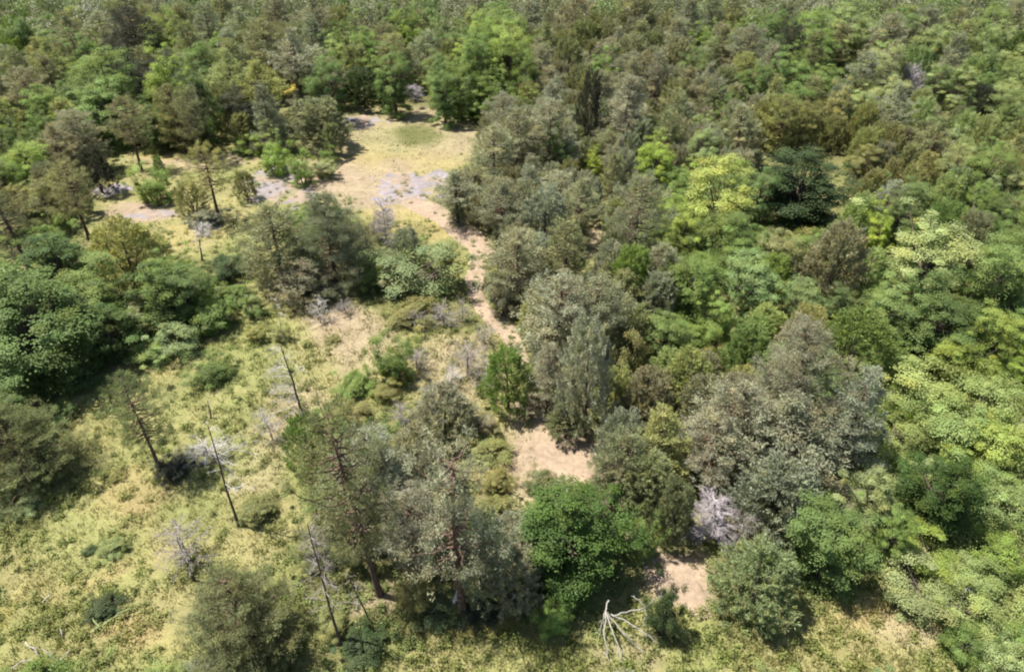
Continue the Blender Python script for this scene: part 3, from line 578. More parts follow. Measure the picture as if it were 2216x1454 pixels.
('bl',-1,-58.43,89.61,6.15,2.07,'grn','green broadleaf tree well left of the light green crown'),
('bl',-1,44.08,75.08,4.37,1.67,'blu','blue-green broadleaf tree behind the pale grey-green tree'),
('pf',-1,15.07,65.85,4.98,1.55,'olive','smaller olive pine behind the green sapling tree'),
('pf',-1,37.05,72.27,5.57,1.87,'olive','olive pine in front of the blue-grey pine left of the lavender dead tree'),
('pf',-1,14.41,84.60,6.47,2.09,'olive','olive pine beyond the green tree top'),
('bl',-1,43.62,80.15,4.64,2.04,'pal','pale green broadleaf tree well in front of the dark blue-green small cone'),
('jn',-1,-37.80,83.28,4.03,1.55,'grn','green juniper right of the dark pine with black flank'),
('sh',-1,-13.95,46.03,1.75,1.11,'grn','green shrub beyond the left crown of the big pine clump'),
('jn',-1,15.27,30.67,3.89,1.46,'brown','brownish juniper left of the dark green feathery juniper'),
('jn',-1,11.85,28.06,2.67,1.04,'ygp','yellow-olive juniper behind the broad grey conical pine'),
('jn',-1,5.65,63.59,4.18,1.28,'grey','grey-green juniper behind the black narrow spire juniper'),
('pf',-1,-33.93,75.70,5.35,1.83,'olive','olive pine in front of the olive pine right of the black-flanked pine'),
('jn',-1,22.81,64.07,4.48,1.27,'oly','olive-yellow juniper right of the green sapling tree'),
('pf',-1,-0.66,62.35,5.71,1.60,'grey','grey-green pine well in front of the low tree at the right foot'),
('sh',-1,16.86,18.28,1.78,1.28,'bri','bright green shrub right of the small green tree'),
('jn',-1,5.99,38.13,4.18,1.31,'grey','grey-green juniper right of the olive pine above the small yellow sand gap'),
('sh',-1,4.11,12.22,1.56,1.32,'grey','grey-green shrub in front of the dark leafy bush'),
('jn',-1,-33.53,49.96,3.98,1.25,'olive','olive juniper behind the thin-crowned pale pine'),
('jn',-1,10.31,67.48,4.02,1.21,'grey','grey-green juniper beyond the black narrow spire juniper'),
('jn',-1,5.86,88.62,5.41,1.82,'brown','smaller brownish juniper beyond the green tree top'),
('ph',-1,-32.39,37.90,5.65,1.37,'olive','olive pine in front of the pine cut by the left edge'),
('bl',-1,28.79,55.77,3.66,1.25,'oly','olive-yellow broadleaf tree well right of the brown-grey pine above the small whitish-topped tree'),
('jn',-1,15.09,57.88,4.41,1.24,'brown','brownish juniper behind the small tree with whitish top'),
('bl',-1,26.70,41.19,4.41,1.60,'grn','green broadleaf tree in front of the yellow-olive tree left of the pale cream-green tree'),
('jn',-1,21.96,37.95,3.89,1.22,'und','light green juniper right of the dusky grey fuzzy-crowned tree'),
('jn',-1,5.12,36.06,3.36,1.25,'olive','olive juniper right of the olive pine above the small yellow sand gap'),
('jn',-1,25.85,48.00,3.00,1.02,'und','light green juniper right of the white-topped dark tree'),
('sh',-1,20.94,23.25,1.47,1.18,'bri','bright green shrub behind the light scrub right of the black-hollowed tree'),
('jn',-1,4.89,75.15,3.68,1.42,'grey','grey-green juniper right of the right-hand tree of the bright green grove'),
('jn',-1,18.70,70.92,4.58,1.52,'brown','smaller brownish juniper well in front of the shaded blue-green tree'),
('jn',-1,0.39,40.92,4.08,1.19,'brown','brownish juniper behind the grey-green pine on the right bank'),
('jn',-1,5.14,26.98,3.37,1.14,'ygp','yellow-olive juniper left of the dusky grey-purple shrubby juniper'),
('ph',-1,-37.15,45.76,5.48,1.47,'olive','olive pine in front of the second thin-crowned pale pine nearest the left edge'),
('pf',-1,-44.74,62.59,5.30,1.60,'ygp','yellow-olive pine in front of the mid-green rounded tree'),
('bl',-1,17.32,35.50,3.19,1.35,'und','light green broadleaf tree left of the small blue-green tree'),
('jn',-1,9.90,29.00,2.71,1.08,'brown','brownish juniper right of the yellow-olive shrub right of the silver-blue juniper'),
('pf',-1,-39.19,89.39,7.24,2.29,'olive','tall olive pine behind the light green crown'),
('bl',-1,-33.00,84.73,6.08,2.04,'grn','green broadleaf tree beyond the olive pine right of the black-flanked pine'),
('pf',-1,60.24,91.82,7.67,2.38,'grey','tall grey-green pine beyond the pale-topped tree by the top'),
('jn',-1,4.59,53.21,3.34,1.04,'olive','olive juniper in front of the blue-green tree left of the black spire juniper'),
('pf',-1,-51.90,90.14,5.77,2.04,'grey','grey-green pine beyond the dusky brown pine'),
('jn',-1,-13.42,94.95,4.59,1.57,'olive','olive juniper beyond the pale lime crown'),
('jn',-1,-2.40,47.68,3.04,1.00,'brown','smaller brownish juniper right of the brown-grey pine at the right edge'),
('jn',-1,-0.88,66.68,4.09,1.38,'brown','brownish juniper in front of the low tree at the right foot'),
('bl',-1,-28.51,33.05,5.65,1.72,'blu','blue-green broadleaf tree left of the largest dark broadleaf tree'),
('pf',-1,-50.38,68.58,6.68,1.80,'olive','olive pine well left of the mid-green rounded tree'),
('pf',-1,55.77,75.37,5.71,1.96,'grey','grey-green pine well in front of the pale-topped tree by the top'),
('bl',-1,-29.78,40.52,3.84,1.44,'grn','green broadleaf tree behind the dark broadleaf tree'),
('jn',-1,-6.94,41.95,3.15,1.08,'grey','grey-green juniper behind the olive scrub touching the shadow'),
('jn',-1,21.27,62.33,3.19,1.14,'grey','grey-green juniper right of the green sapling tree'),
('jn',-1,37.11,64.33,4.57,1.35,'pal','pale green juniper well in front of the lower green tree'),
('jn',-1,14.30,60.07,4.33,1.39,'brown','smaller brownish juniper behind the small tree with whitish top'),
('jn',-1,-3.35,51.09,3.31,1.21,'brown','brownish juniper behind the brown-grey pine at the right edge'),
('bl',-1,27.23,29.80,3.22,1.44,'bri','bright green broadleaf tree in front of the bright yellow-leaved tree'),
('pf',-1,58.22,79.26,5.08,1.86,'olive','olive pine well in front of the pale-topped tree by the top'),
('jn',-1,7.82,45.13,3.20,1.15,'olive','olive juniper right of the dusky pine right of the pale silver tree'),
('pf',-1,28.52,68.42,5.35,1.64,'olive','olive pine in front of the lower green tree'),
('jn',-1,21.14,40.32,4.54,1.31,'oly','olive-yellow juniper behind the dusky grey fuzzy-crowned tree'),
('bl',-1,-1.35,75.12,5.49,1.99,'grn','green broadleaf tree in front of the middle tree of the bright green grove'),
('jn',-1,-41.55,78.73,4.05,1.31,'olive','olive juniper in front of the dark pine with black flank'),
('pf',-1,2.98,76.32,6.25,1.85,'grey','grey-green pine behind the right-hand tree of the bright green grove'),
('jn',-1,40.70,59.93,4.42,1.31,'pal','smaller pale green juniper left of the grey-green tree at the right edge'),
('pf',-1,-34.63,69.31,5.33,1.77,'dkp','dark pine right of the round green tree with scalloped top'),
('jn',-1,9.10,25.97,3.54,1.17,'brown','brownish juniper behind the brownish pine left of the broad grey conical pine'),
('pf',-1,-36.67,85.17,5.78,1.85,'grey','smaller grey-green pine right of the light green crown'),
('jn',-1,-24.74,64.20,3.40,1.26,'olive','olive juniper behind the small round bright shrub'),
('bl',-1,44.63,89.69,6.87,2.59,'blu','blue-green broadleaf tree well right of the dark blue-green small cone'),
('bl',-1,34.97,48.68,4.36,1.42,'pal','pale green broadleaf tree beyond the brownish fuzzy juniper'),
('bl',-1,-54.73,84.38,7.66,2.48,'blu','blue-green broadleaf tree well left of the dark pine with black flank'),
('jn',-1,2.14,35.47,3.25,1.15,'olive','olive juniper in front of the olive pine above the small yellow sand gap'),
('jn',-1,11.05,72.00,3.65,1.22,'grey','grey-green juniper in front of the green tree top'),
('bl',-1,-41.98,88.20,5.46,2.19,'grn','green broadleaf tree behind the light green crown'),
('jn',-1,-15.99,61.82,3.19,1.03,'olive','olive juniper in front of the broad dome-shaped dark olive evergreen'),
('jn',-1,22.32,78.42,4.18,1.59,'brown','smaller brownish juniper right of the shaded blue-green tree'),
('jn',-1,-25.85,85.61,6.19,1.85,'brown','tall brownish juniper beyond the olive pine above the two layered pines'),
('sh',-1,5.30,29.54,1.51,1.11,'ygp','yellow-olive shrub left of the yellow-olive shrub right of the silver-blue juniper'),
('pf',-1,-12.52,80.78,6.10,1.95,'olive','olive pine in front of the pale lime crown'),
('jn',-1,-26.90,94.36,4.76,1.62,'brown','smaller brownish juniper beyond the olive pine above the two layered pines'),
('jn',-1,6.41,57.45,3.51,1.08,'olive','olive juniper behind the slim lime sapling'),
('sh',-1,24.63,24.93,1.99,1.33,'pal','pale green shrub right of the light green scrub'),
('bl',-1,-7.52,75.70,5.91,2.22,'blu','blue-green broadleaf tree left of the front tree of the bright grove'),
('jn',-1,16.14,37.91,3.50,1.19,'bri',"bright green juniper in front of the green tree under the yellow tree's"),
('bl',-1,35.85,50.94,5.78,1.92,'grn','smaller green broadleaf tree beyond the brownish fuzzy juniper'),
('pf',-1,8.78,37.07,4.69,1.32,'grey','grey-green pine left of the round green tree right of the dense grey pine'),
('jn',-1,12.61,30.31,3.50,1.35,'grn','green juniper in front of the arching light-green shrub tree'),
('pf',-1,39.57,54.45,5.01,1.47,'oly','smaller olive-yellow pine well in front of the grey-green tree at the right edge'),
('bl',-1,31.94,42.36,4.16,1.36,'grn','smaller green broadleaf tree right of the brownish fuzzy juniper'),
('bl',-1,-49.00,78.55,5.11,2.10,'blu','smaller blue-green broadleaf tree in front of the dusky brown pine'),
('jn',-1,4.85,68.38,4.05,1.43,'brown','brownish juniper right of the low tree at the right foot'),
('sh',-1,-10.49,12.59,1.67,1.26,'grey','grey-green shrub in front of the large yellow-green pine'),
('jn',-1,0.29,58.29,3.96,1.19,'grey','smaller grey-green juniper behind the brown-grey pine behind the clearing corner pine'),
('sh',-1,17.82,27.91,1.61,1.19,'und','light green shrub in front of the dark green feathery juniper'),
('pf',-1,-29.61,94.81,8.20,2.51,'brown','brownish pine well right of the light green crown'),
('jn',-1,4.41,66.17,3.29,1.16,'olive','olive juniper right of the low tree at the right foot'),
('jn',-1,-60.83,94.68,5.32,1.86,'blu','blue-green juniper well left of the dusky brown pine'),
('jn',-1,9.41,49.03,3.90,1.12,'ygp','yellow-olive juniper in front of the shaded olive pine'),
('jn',-1,8.44,63.61,4.50,1.36,'grey','grey-green juniper right of the black narrow spire juniper'),
('jn',-1,11.95,65.15,3.15,1.22,'brown','brownish juniper behind the tall grey pine'),
('jn',-1,-19.32,66.02,3.48,1.20,'grey','smaller grey-green juniper behind the broad dome-shaped dark olive evergreen'),
('pf',-1,8.00,57.04,4.15,1.31,'olive','olive pine behind the slim lime sapling'),
('jn',-1,-36.27,90.30,4.62,1.72,'olive','olive juniper behind the light green crown'),
('bl',-1,30.47,43.55,3.60,1.28,'grn','green broadleaf tree behind the brownish fuzzy juniper'),
('bl',-1,-16.05,83.67,6.12,2.02,'grn','green broadleaf tree left of the pale lime crown'),
('jn',-1,3.07,40.47,3.33,1.08,'olive','olive juniper behind the olive pine above the small yellow sand gap'),
('jn',-1,11.05,58.98,4.48,1.29,'grey','grey-green juniper in front of the tall grey pine'),
('jn',-1,4.92,23.39,3.86,1.24,'grey','grey-green juniper behind the olive-brown pine by the right side'),
('jn',-1,-38.96,62.20,4.14,1.26,'grn','green juniper in front of the broad bright green tree'),
('jn',-1,59.26,85.92,6.20,1.90,'und','light green juniper right of the pale-topped tree by the top'),
('pf',-1,1.15,49.49,4.51,1.37,'grey','grey-green pine behind the brownish pine between the clearing corner and the silver tree'),
('jn',-1,3.65,87.09,5.37,1.74,'grey','smaller grey-green juniper beyond the tallest tree of the bright green grove'),
('sh',-1,16.27,22.16,1.31,1.21,'und','light green shrub in front of the grey-olive pine at the right skirt'),
('jn',-1,8.56,35.40,3.60,1.29,'grey','grey-green juniper left of the round green tree right of the dense grey pine'),
('bl',-1,-12.16,44.08,4.16,1.40,'blu','blue-green broadleaf tree behind the grey-green right crown'),
('bl',-1,47.30,67.97,4.98,1.69,'und','smaller light green broadleaf tree in front of the black slim juniper'),
('bl',-1,1.00,82.57,5.65,2.27,'bri','bright green broadleaf tree behind the tallest tree of the bright green grove'),
('jn',-1,30.82,67.41,4.85,1.36,'grey','grey-green juniper in front of the lower green tree'),
('bl',-1,12.86,48.28,4.26,1.38,'grn','green broadleaf tree behind the glowing yellow-topped tree'),
('jn',-1,-19.47,73.27,3.59,1.18,'olive','olive juniper behind the blue-green tree right of the yellow grass gap'),
('jn',-1,-4.08,22.66,3.50,1.23,'silver','silver-grey juniper in front of the half-dead grey-green juniper'),
('pf',-1,-38.81,74.20,6.44,1.94,'dkp','dark pine beyond the round green tree with scalloped top'),
('bl',-1,30.91,93.57,5.49,2.03,'grn','smaller green broadleaf tree well left of the dark blue-green small cone'),
('sh',-1,14.56,12.22,1.25,0.98,'pal','pale green shrub in front of the mid-green scrub beside the tan bank'),
('jn',-1,32.91,53.71,3.10,1.02,'oly','smaller olive-yellow juniper well right of the white-topped dark tree'),
('jn',-1,46.35,60.55,3.29,1.12,'grey','grey-green juniper right of the grey-green tree at the right edge'),
('pf',-1,1.63,92.14,7.36,2.37,'grey','grey-green pine beyond the tallest tree of the bright green grove'),
('bl',-1,21.69,35.88,3.13,1.52,'grn','green broadleaf tree behind the olive-green tree between fuzzy tree and shaded tree'),
('bl',-1,16.09,41.74,3.74,1.31,'grn',"green broadleaf tree behind the green tree under the yellow tree's"),
('sh',-1,21.00,31.34,1.82,1.48,'blu','blue-green shrub in front of the olive-green tree between fuzzy tree and shaded tree'),
('jn',-1,34.82,72.16,3.92,1.25,'olive','olive juniper in front of the blue-grey pine left of the lavender dead tree'),
('jn',-1,10.93,26.45,3.57,1.23,'brown','brownish juniper left of the broad grey conical pine'),
('pf',-1,27.01,94.90,7.57,2.43,'olive','tall olive pine well left of the dark blue-green small cone'),
('jn',-1,19.58,68.83,4.81,1.45,'brown','brownish juniper beyond the green sapling tree'),
('jn',-1,1.01,66.20,3.98,1.24,'olive','olive juniper in front of the low tree at the right foot'),
('jn',-1,17.22,77.16,3.75,1.51,'grey','smaller grey-green juniper left of the shaded blue-green tree'),
('jn',-1,-27.16,67.35,5.01,1.60,'olive','olive juniper in front of the left one of two layered yellow-olive pines'),
('jn',-1,-6.48,18.92,3.54,1.22,'grey','smaller grey-green juniper behind the tall pine with brown trunk'),
('jn',-1,12.82,80.44,6.04,2.00,'brown','tall brownish juniper beyond the green tree top'),
('sh',-1,6.74,12.04,1.41,1.29,'pal','pale green shrub in front of the dark leafy bush'),
('bl',-1,32.07,73.04,4.63,1.72,'blu','blue-green broadleaf tree right of the lower green tree'),
('jn',-1,35.36,61.04,3.27,1.10,'olive','smaller olive juniper well left of the grey-green tree at the right edge'),
('jn',-1,1.54,39.52,4.00,1.19,'silver','silver-grey juniper behind the grey-green pine on the right bank'),
('jn',-1,29.15,63.37,3.45,1.11,'oly','smaller olive-yellow juniper well in front of the lower green tree'),
('jn',-1,55.81,82.37,5.98,1.77,'blu','blue-green juniper in front of the pale-topped tree by the top'),
('bl',-1,13.44,53.20,3.66,1.50,'bri','bright green broadleaf tree right of the vivid lime-green tree top'),
('bl',-1,-21.51,37.66,3.82,1.46,'grn','green broadleaf tree left of the round green shrub'),
('sh',-1,12.53,12.28,1.29,1.15,'und','light green shrub left of the mid-green scrub beside the tan bank'),
('bl',-1,35.98,55.14,3.88,1.48,'pal','smaller pale green broadleaf tree well left of the grey-green tree at the right edge'),
('jn',-1,25.54,64.48,3.84,1.30,'grey','grey-green juniper well right of the green sapling tree'),
('bl',-1,32.22,75.39,4.46,1.62,'grn','green broadleaf tree left of the blue-grey pine left of the lavender dead tree'),
('bl',-1,-30.98,36.36,4.57,1.71,'grn','green broadleaf tree left of the dark broadleaf tree'),
('bl',-1,-18.03,91.86,5.17,2.01,'grn','green broadleaf tree well left of the pale lime crown'),
('sh',-1,-14.46,44.41,1.89,1.30,'grn','low green shrub behind the left crown of the big pine clump'),
('bl',-1,-24.46,25.21,4.45,1.41,'blu','blue-green broadleaf tree left of the wide shaded tree'),
('bl',-1,-40.21,69.11,5.04,1.80,'blu','blue-green broadleaf tree left of the round green tree with scalloped top'),
('bl',-1,29.16,32.27,3.50,1.39,'grn','green broadleaf tree in front of the dark tree at the right edge'),
('jn',-1,21.62,94.38,4.79,1.82,'brown','smaller brownish juniper beyond the shaded blue-green tree'),
('pf',-1,37.72,87.73,5.62,1.99,'olive','olive pine behind the dark blue-green small cone'),
('sh',-1,17.67,22.84,1.20,1.15,'und','light green shrub behind the bright-topped tree with black hollow'),
('jn',-1,8.82,53.02,4.18,1.25,'grey','grey-green juniper behind the shaded olive pine'),
('bl',-1,41.03,64.13,4.22,1.53,'blu','blue-green broadleaf tree left of the grey-green tree at the right edge'),
('jn',-1,12.86,88.85,4.31,1.66,'grey','grey-green juniper beyond the green tree top'),
('jn',-1,36.91,59.29,3.08,1.14,'oly','smaller olive-yellow juniper well left of the grey-green tree at the right edge'),
('jn',-1,9.36,94.97,4.59,1.78,'brown','brownish juniper beyond the middle tree of the bright green grove'),
('pf',-1,26.31,75.58,6.45,1.83,'grey','grey-green pine behind the green tree in the grey-brown upper'),
('bl',-1,-20.84,61.25,3.91,1.32,'und','light green broadleaf tree behind the dark-footed round shrub'),
('jn',-1,0.08,44.05,3.17,0.98,'grey','grey-green juniper in front of the brownish pine between the clearing corner and the silver tree'),
('pf',-1,-14.55,87.32,5.86,2.06,'olive','tall olive pine left of the pale lime crown'),
('jn',-1,3.22,53.16,3.04,1.03,'grey','grey-green juniper in front of the blue-green tree left of the black spire juniper'),
('jn',-1,7.70,82.15,3.96,1.58,'grey','smaller grey-green juniper beyond the green tree top'),
('jn',-1,42.47,77.92,5.83,1.81,'und','light green juniper behind the pale grey-green tree'),
('jn',-1,6.84,32.53,3.27,1.30,'olive','olive juniper behind the yellow-olive shrub right of the silver-blue juniper'),
('pf',-1,4.13,70.23,4.71,1.57,'grey','grey-green pine right of the low tree at the right foot'),
('pf',-1,-45.07,67.35,6.46,1.94,'brown','tall brownish pine left of the mid-green rounded tree'),
('jn',-1,39.56,69.10,3.90,1.21,'pal','pale green juniper well left of the black slim juniper'),
('jn',-1,31.56,47.74,4.40,1.33,'und','light green juniper beyond the brownish fuzzy juniper'),
('jn',-1,33.03,59.19,3.94,1.32,'brown','brownish juniper well left of the grey-green tree at the right edge'),
('jn',-1,-9.50,86.53,4.94,1.75,'grn','green juniper right of the pale lime crown'),
('jn',-1,9.76,46.21,3.96,1.27,'grn','green juniper left of the glowing yellow-topped tree'),
('pf',-1,1.54,52.45,4.06,1.27,'grey','grey-green pine right of the grey pine with pale dead stem'),
('jn',-1,-22.62,65.84,3.32,1.25,'olive','smaller olive juniper behind the small round bright shrub'),
('sh',-1,8.99,12.04,1.57,1.12,'und','low light green shrub in front of the grey-green spreading juniper'),
('jn',-1,33.57,66.38,3.87,1.28,'pal','pale green juniper in front of the lower green tree'),
('pf',-1,4.56,57.94,4.26,1.34,'grey','grey-green pine behind the grey pine left of the black spire juniper'),
('ph',-1,-27.70,60.86,6.79,1.49,'olive','olive pine in front of the tall blue-green tree'),
('jn',-1,32.93,57.29,3.18,1.16,'olive','olive juniper well right of the brown-grey pine above the small whitish-topped tree'),
('pf',-1,45.05,64.08,4.34,1.47,'ygp','yellow-olive pine behind the grey-green tree at the right edge'),
('jn',-1,-34.84,67.35,3.65,1.27,'olive','olive juniper right of the round green tree with scalloped top'),
('bl',-1,15.50,28.57,3.41,1.47,'und','light green broadleaf tree left of the dark green feathery juniper'),
('jn',-1,17.69,52.89,4.33,1.21,'grey','grey-green juniper in front of the small tree with whitish top'),
('jn',-1,-43.21,76.81,5.39,1.63,'dkp','dark juniper in front of the dark pine with black flank'),
('bl',-1,65.83,91.69,5.08,1.89,'und','smaller light green broadleaf tree well right of the pale-topped tree by the top'),
('jn',-1,-49.33,76.06,4.22,1.33,'grn','green juniper well in front of the dusky brown pine'),
('bl',-1,61.98,86.42,5.58,2.03,'blu','smaller blue-green broadleaf tree well right of the pale-topped tree by the top'),
('jn',-1,38.68,65.58,3.32,1.23,'grey','grey-green juniper well left of the grey-green tree at the right edge'),
('bl',-1,-39.81,52.39,3.87,1.34,'grn','green broadleaf tree in front of the bright yellow-green tree'),
('jn',-1,9.74,70.54,4.63,1.57,'grey','smaller grey-green juniper in front of the green tree top'),
('jn',-1,3.59,33.72,2.90,1.07,'grey','smaller grey-green juniper behind the soft grey pine'),
('sh',-1,19.29,22.82,1.26,1.04,'pal','pale green shrub in front of the yellow-green scrub below the scrub hummocks'),
('jn',-1,17.05,56.72,3.83,1.25,'olive','olive juniper right of the small tree with whitish top'),
('jn',-1,1.37,33.99,2.93,1.14,'ygp','yellow-olive juniper behind the grey feathery pine'),
('bl',-1,-34.06,65.04,4.22,1.48,'und','light green broadleaf tree left of the grey-green tree with shaded foot'),
('sh',-1,-12.00,12.71,1.52,0.96,'und','light green shrub left of the large yellow-green pine'),
('sh',-1,-7.60,24.03,1.41,0.93,'und','light green shrub right of the fresh green juniper'),
('jn',-1,48.51,77.03,4.81,1.62,'und','smaller light green juniper behind the pale grey-green tree'),
('pf',-1,-35.33,82.93,6.00,1.94,'olive','olive pine behind the olive pine right of the black-flanked pine'),
('jn',-1,41.57,65.91,3.25,1.05,'olive','olive juniper behind the grey-green tree at the right edge'),
('jn',-1,24.92,46.29,3.51,1.07,'und','light green juniper behind the yellow-olive tree left of the pale cream-green tree'),
('jn',-1,14.93,50.97,3.34,1.08,'bri','bright green juniper right of the vivid lime-green tree top'),
('jn',-1,-2.13,64.13,3.11,1.03,'grey','grey-green juniper well in front of the fresh green tree'),
('sh',-1,-9.41,39.38,1.44,1.04,'grn','green shrub left of the olive scrub touching the shadow'),
('sh',-1,-9.35,41.57,1.42,1.08,'grn','green shrub right of the grey-green right crown'),
('jn',-1,21.51,74.39,4.53,1.38,'olive','olive juniper in front of the shaded blue-green tree'),
('jn',-1,50.17,68.33,4.29,1.36,'oly','olive-yellow juniper right of the black slim juniper'),
('jn',-1,-38.65,80.53,3.96,1.48,'dkp','dark juniper right of the dark pine with black flank'),
('jn',-1,22.56,42.58,3.41,1.16,'und','light green juniper left of the yellow-olive tree left of the pale cream-green tree'),
('jn',-1,3.33,41.99,3.31,1.09,'brown','brownish juniper in front of the pale silver tree'),
('bl',-1,34.11,45.11,3.95,1.28,'blu','smaller blue-green broadleaf tree right of the brownish fuzzy juniper'),
('jn',-1,18.54,55.74,3.06,0.98,'brown','brownish juniper right of the small tree with whitish top'),
('bl',-1,-26.52,33.46,3.84,1.26,'grn','green broadleaf tree behind the largest dark broadleaf tree'),
('jn',-1,2.50,51.05,3.25,1.13,'grey','grey-green juniper right of the grey pine with pale dead stem'),
('jn',-1,-31.38,76.59,3.68,1.29,'grn','green juniper right of the olive pine right of the black-flanked pine'),
('jn',-1,-28.60,71.67,4.69,1.48,'grn','green juniper behind the left one of two layered yellow-olive pines'),
('pf',-1,-46.23,73.05,6.03,1.88,'brown','brownish pine beyond the mid-green rounded tree'),
('jn',-1,17.43,89.78,4.84,1.87,'brown','brownish juniper well left of the dark pointed pine'),
('sh',-1,17.48,26.30,1.20,0.95,'und','light green shrub behind the yellow-green scrub below the scrub hummocks'),
('bl',-1,16.97,62.15,4.28,1.42,'und','light green broadleaf tree left of the green sapling tree'),
('jn',-1,32.57,70.89,3.79,1.28,'olive','olive juniper right of the lower green tree'),
('sh',-1,22.37,22.46,1.25,1.00,'bri','bright green shrub in front of the light green scrub'),
('jn',-1,13.43,31.99,3.02,1.16,'grn','green juniper right of the arching light-green shrub tree'),
('jn',-1,32.36,61.64,3.37,1.02,'oly','olive-yellow juniper well in front of the green tree in the grey-brown upper'),
('sh',-1,18.42,17.41,1.39,1.22,'und','light green shrub left of the light scrub lower'),
('jn',-1,16.28,32.15,3.56,1.24,'oly','olive-yellow juniper behind the dark green feathery juniper'),
('jn',-1,40.55,76.99,4.34,1.46,'olive','olive juniper right of the blue-grey pine left of the lavender dead tree'),
('jn',-1,-35.25,50.38,3.66,1.09,'brown','smaller brownish juniper behind the second thin-crowned pale pine nearest the left edge'),
('jn',-1,13.08,20.77,2.59,1.02,'brown','brownish juniper left of the pale light-green tree'),
('jn',-1,23.44,44.64,3.79,1.21,'und','smaller light green juniper left of the yellow-olive tree left of the pale cream-green tree'),
('jn',-1,5.63,61.06,3.18,0.99,'olive','olive juniper in front of the black narrow spire juniper'),
('jn',-1,29.50,57.49,4.36,1.32,'oly','smaller olive-yellow juniper well right of the brown-grey pine above the small whitish-topped tree'),
('jn',-1,-27.25,89.57,4.49,1.62,'olive','smaller olive juniper beyond the olive pine above the two layered pines'),
('jn',-1,7.17,27.59,2.84,1.17,'olive','olive juniper behind the dusky grey-purple shrubby juniper'),
('bl',-1,-5.11,82.84,5.91,2.03,'bri','bright green broadleaf tree behind the middle tree of the bright green grove'),
('jn',-1,-26.18,76.38,4.59,1.46,'olive','olive juniper in front of the olive pine above the two layered pines'),
('jn',-1,-48.40,85.01,4.64,1.56,'blu','blue-green juniper behind the dusky brown pine'),
('jn',-1,37.90,51.54,3.36,1.16,'grey','smaller grey-green juniper well in front of the grey-green tree at the right edge'),
('jn',-1,-29.25,89.96,4.62,1.53,'olive','olive juniper well right of the light green crown'),
('jn',-1,8.78,27.79,3.86,1.36,'ygp','yellow-olive juniper right of the dusky grey-purple shrubby juniper'),
('sh',-1,-15.85,46.80,1.84,1.15,'grn','green shrub beyond the dark feathery bush'),
('jn',-1,16.30,86.14,5.24,1.64,'olive','smaller olive juniper beyond the shaded blue-green tree'),
('jn',-1,30.32,55.79,3.76,1.10,'brown','brownish juniper well right of the white-topped dark tree'),
('bl',-1,-45.11,58.24,5.51,1.65,'grn','green broadleaf tree well left of the bright yellow-green tree'),
('pf',-1,-29.88,63.06,6.27,1.60,'olive','olive pine left of the tall blue-green tree'),
('sh',-1,13.88,23.08,1.22,0.93,'und','light green shrub left of the grey-olive pine at the right skirt'),
('sh',-1,-16.59,12.93,1.47,1.11,'grn','green shrub in front of the small dark green bush alone'),
('pf',-1,49.45,82.50,7.23,2.12,'ygp','yellow-olive pine well left of the pale-topped tree by the top'),
('bl',-1,32.19,65.23,4.27,1.38,'und','light green broadleaf tree well in front of the lower green tree'),
('pf',-1,41.50,53.90,4.63,1.39,'oly','olive-yellow pine well in front of the black slim juniper'),
('ph',-1,-38.11,47.51,6.81,1.59,'grey','grey-green pine left of the second thin-crowned pale pine nearest the left edge'),
('pf',-1,6.74,35.09,3.90,1.34,'olive','olive pine behind the soft grey pine'),
('pf',-1,-5.14,93.18,5.75,1.97,'ygp','yellow-olive pine well right of the pale lime crown'),
('pf',-1,-36.34,58.72,5.37,1.63,'grey','smaller grey-green pine behind the brownish pine behind the bright yellow-green tree'),
('pf',-1,27.25,46.96,4.29,1.27,'grey','grey-green pine behind the yellow-olive tree left of the pale cream-green tree'),
('sh',-1,-8.16,21.68,1.69,1.30,'und','light green shrub in front of the fresh green juniper'),
('bl',-1,47.85,72.45,5.26,1.80,'blu','smaller blue-green broadleaf tree right of the pale grey-green tree'),
('ph',-1,-32.25,58.90,6.57,1.62,'olive','olive pine in front of the grey-green tree with shaded foot'),
('bl',-1,11.58,38.18,3.94,1.30,'grn','green broadleaf tree behind the round green tree right of the dense grey pine'),
('pf',-1,-38.10,76.80,5.92,1.72,'olive','olive pine left of the olive pine right of the black-flanked pine'),
('bl',-1,-5.46,79.25,5.35,1.85,'bri','bright green broadleaf tree left of the middle tree of the bright green grove'),
('sh',-1,34.92,77.73,1.53,0.98,'grn','green shrub behind the blue-grey pine left of the lavender dead tree'),
('sh',-1,38.75,70.99,1.31,0.99,'oly','olive-yellow shrub in front of the blue-grey pine left of the lavender dead tree'),
('sh',-1,-4.66,53.18,1.64,0.81,'oly','olive-yellow shrub left of the grey pine with pale dead stem'),
('sh',-1,-23.24,26.99,1.03,1.00,'blu','blue-green shrub in front of the dark-sided broadleaf tree'),
('sh',-1,37.80,79.24,1.15,0.98,'pal','pale green shrub behind the blue-grey pine left of the lavender dead tree'),
('sh',-1,-21.45,39.55,1.23,0.77,'grn','green shrub right of the feathery yellow-green tree'),
('sh',-1,7.29,49.92,1.52,1.00,'oly','olive-yellow shrub in front of the shaded olive pine'),
('sh',-1,-38.09,53.09,1.43,0.89,'oly','olive-yellow shrub in front of the bright yellow-green tree'),
('sh',-1,-2.52,60.35,1.86,0.79,'oly','olive-yellow shrub behind the brown-grey pine behind the clearing corner pine'),
('sh',-1,-52.93,72.74,1.64,0.84,'blu','blue-green shrub well in front of the dusky brown pine'),
('sh',-1,-7.85,27.23,0.97,1.10,'oly','olive-yellow shrub in front of the little tussock in front'),
('sh',-1,-35.40,77.12,1.36,0.77,'und','light green shrub left of the olive pine right of the black-flanked pine'),
('sh',-1,21.39,45.50,1.64,1.30,'oly','olive-yellow shrub in front of the white-topped dark tree'),
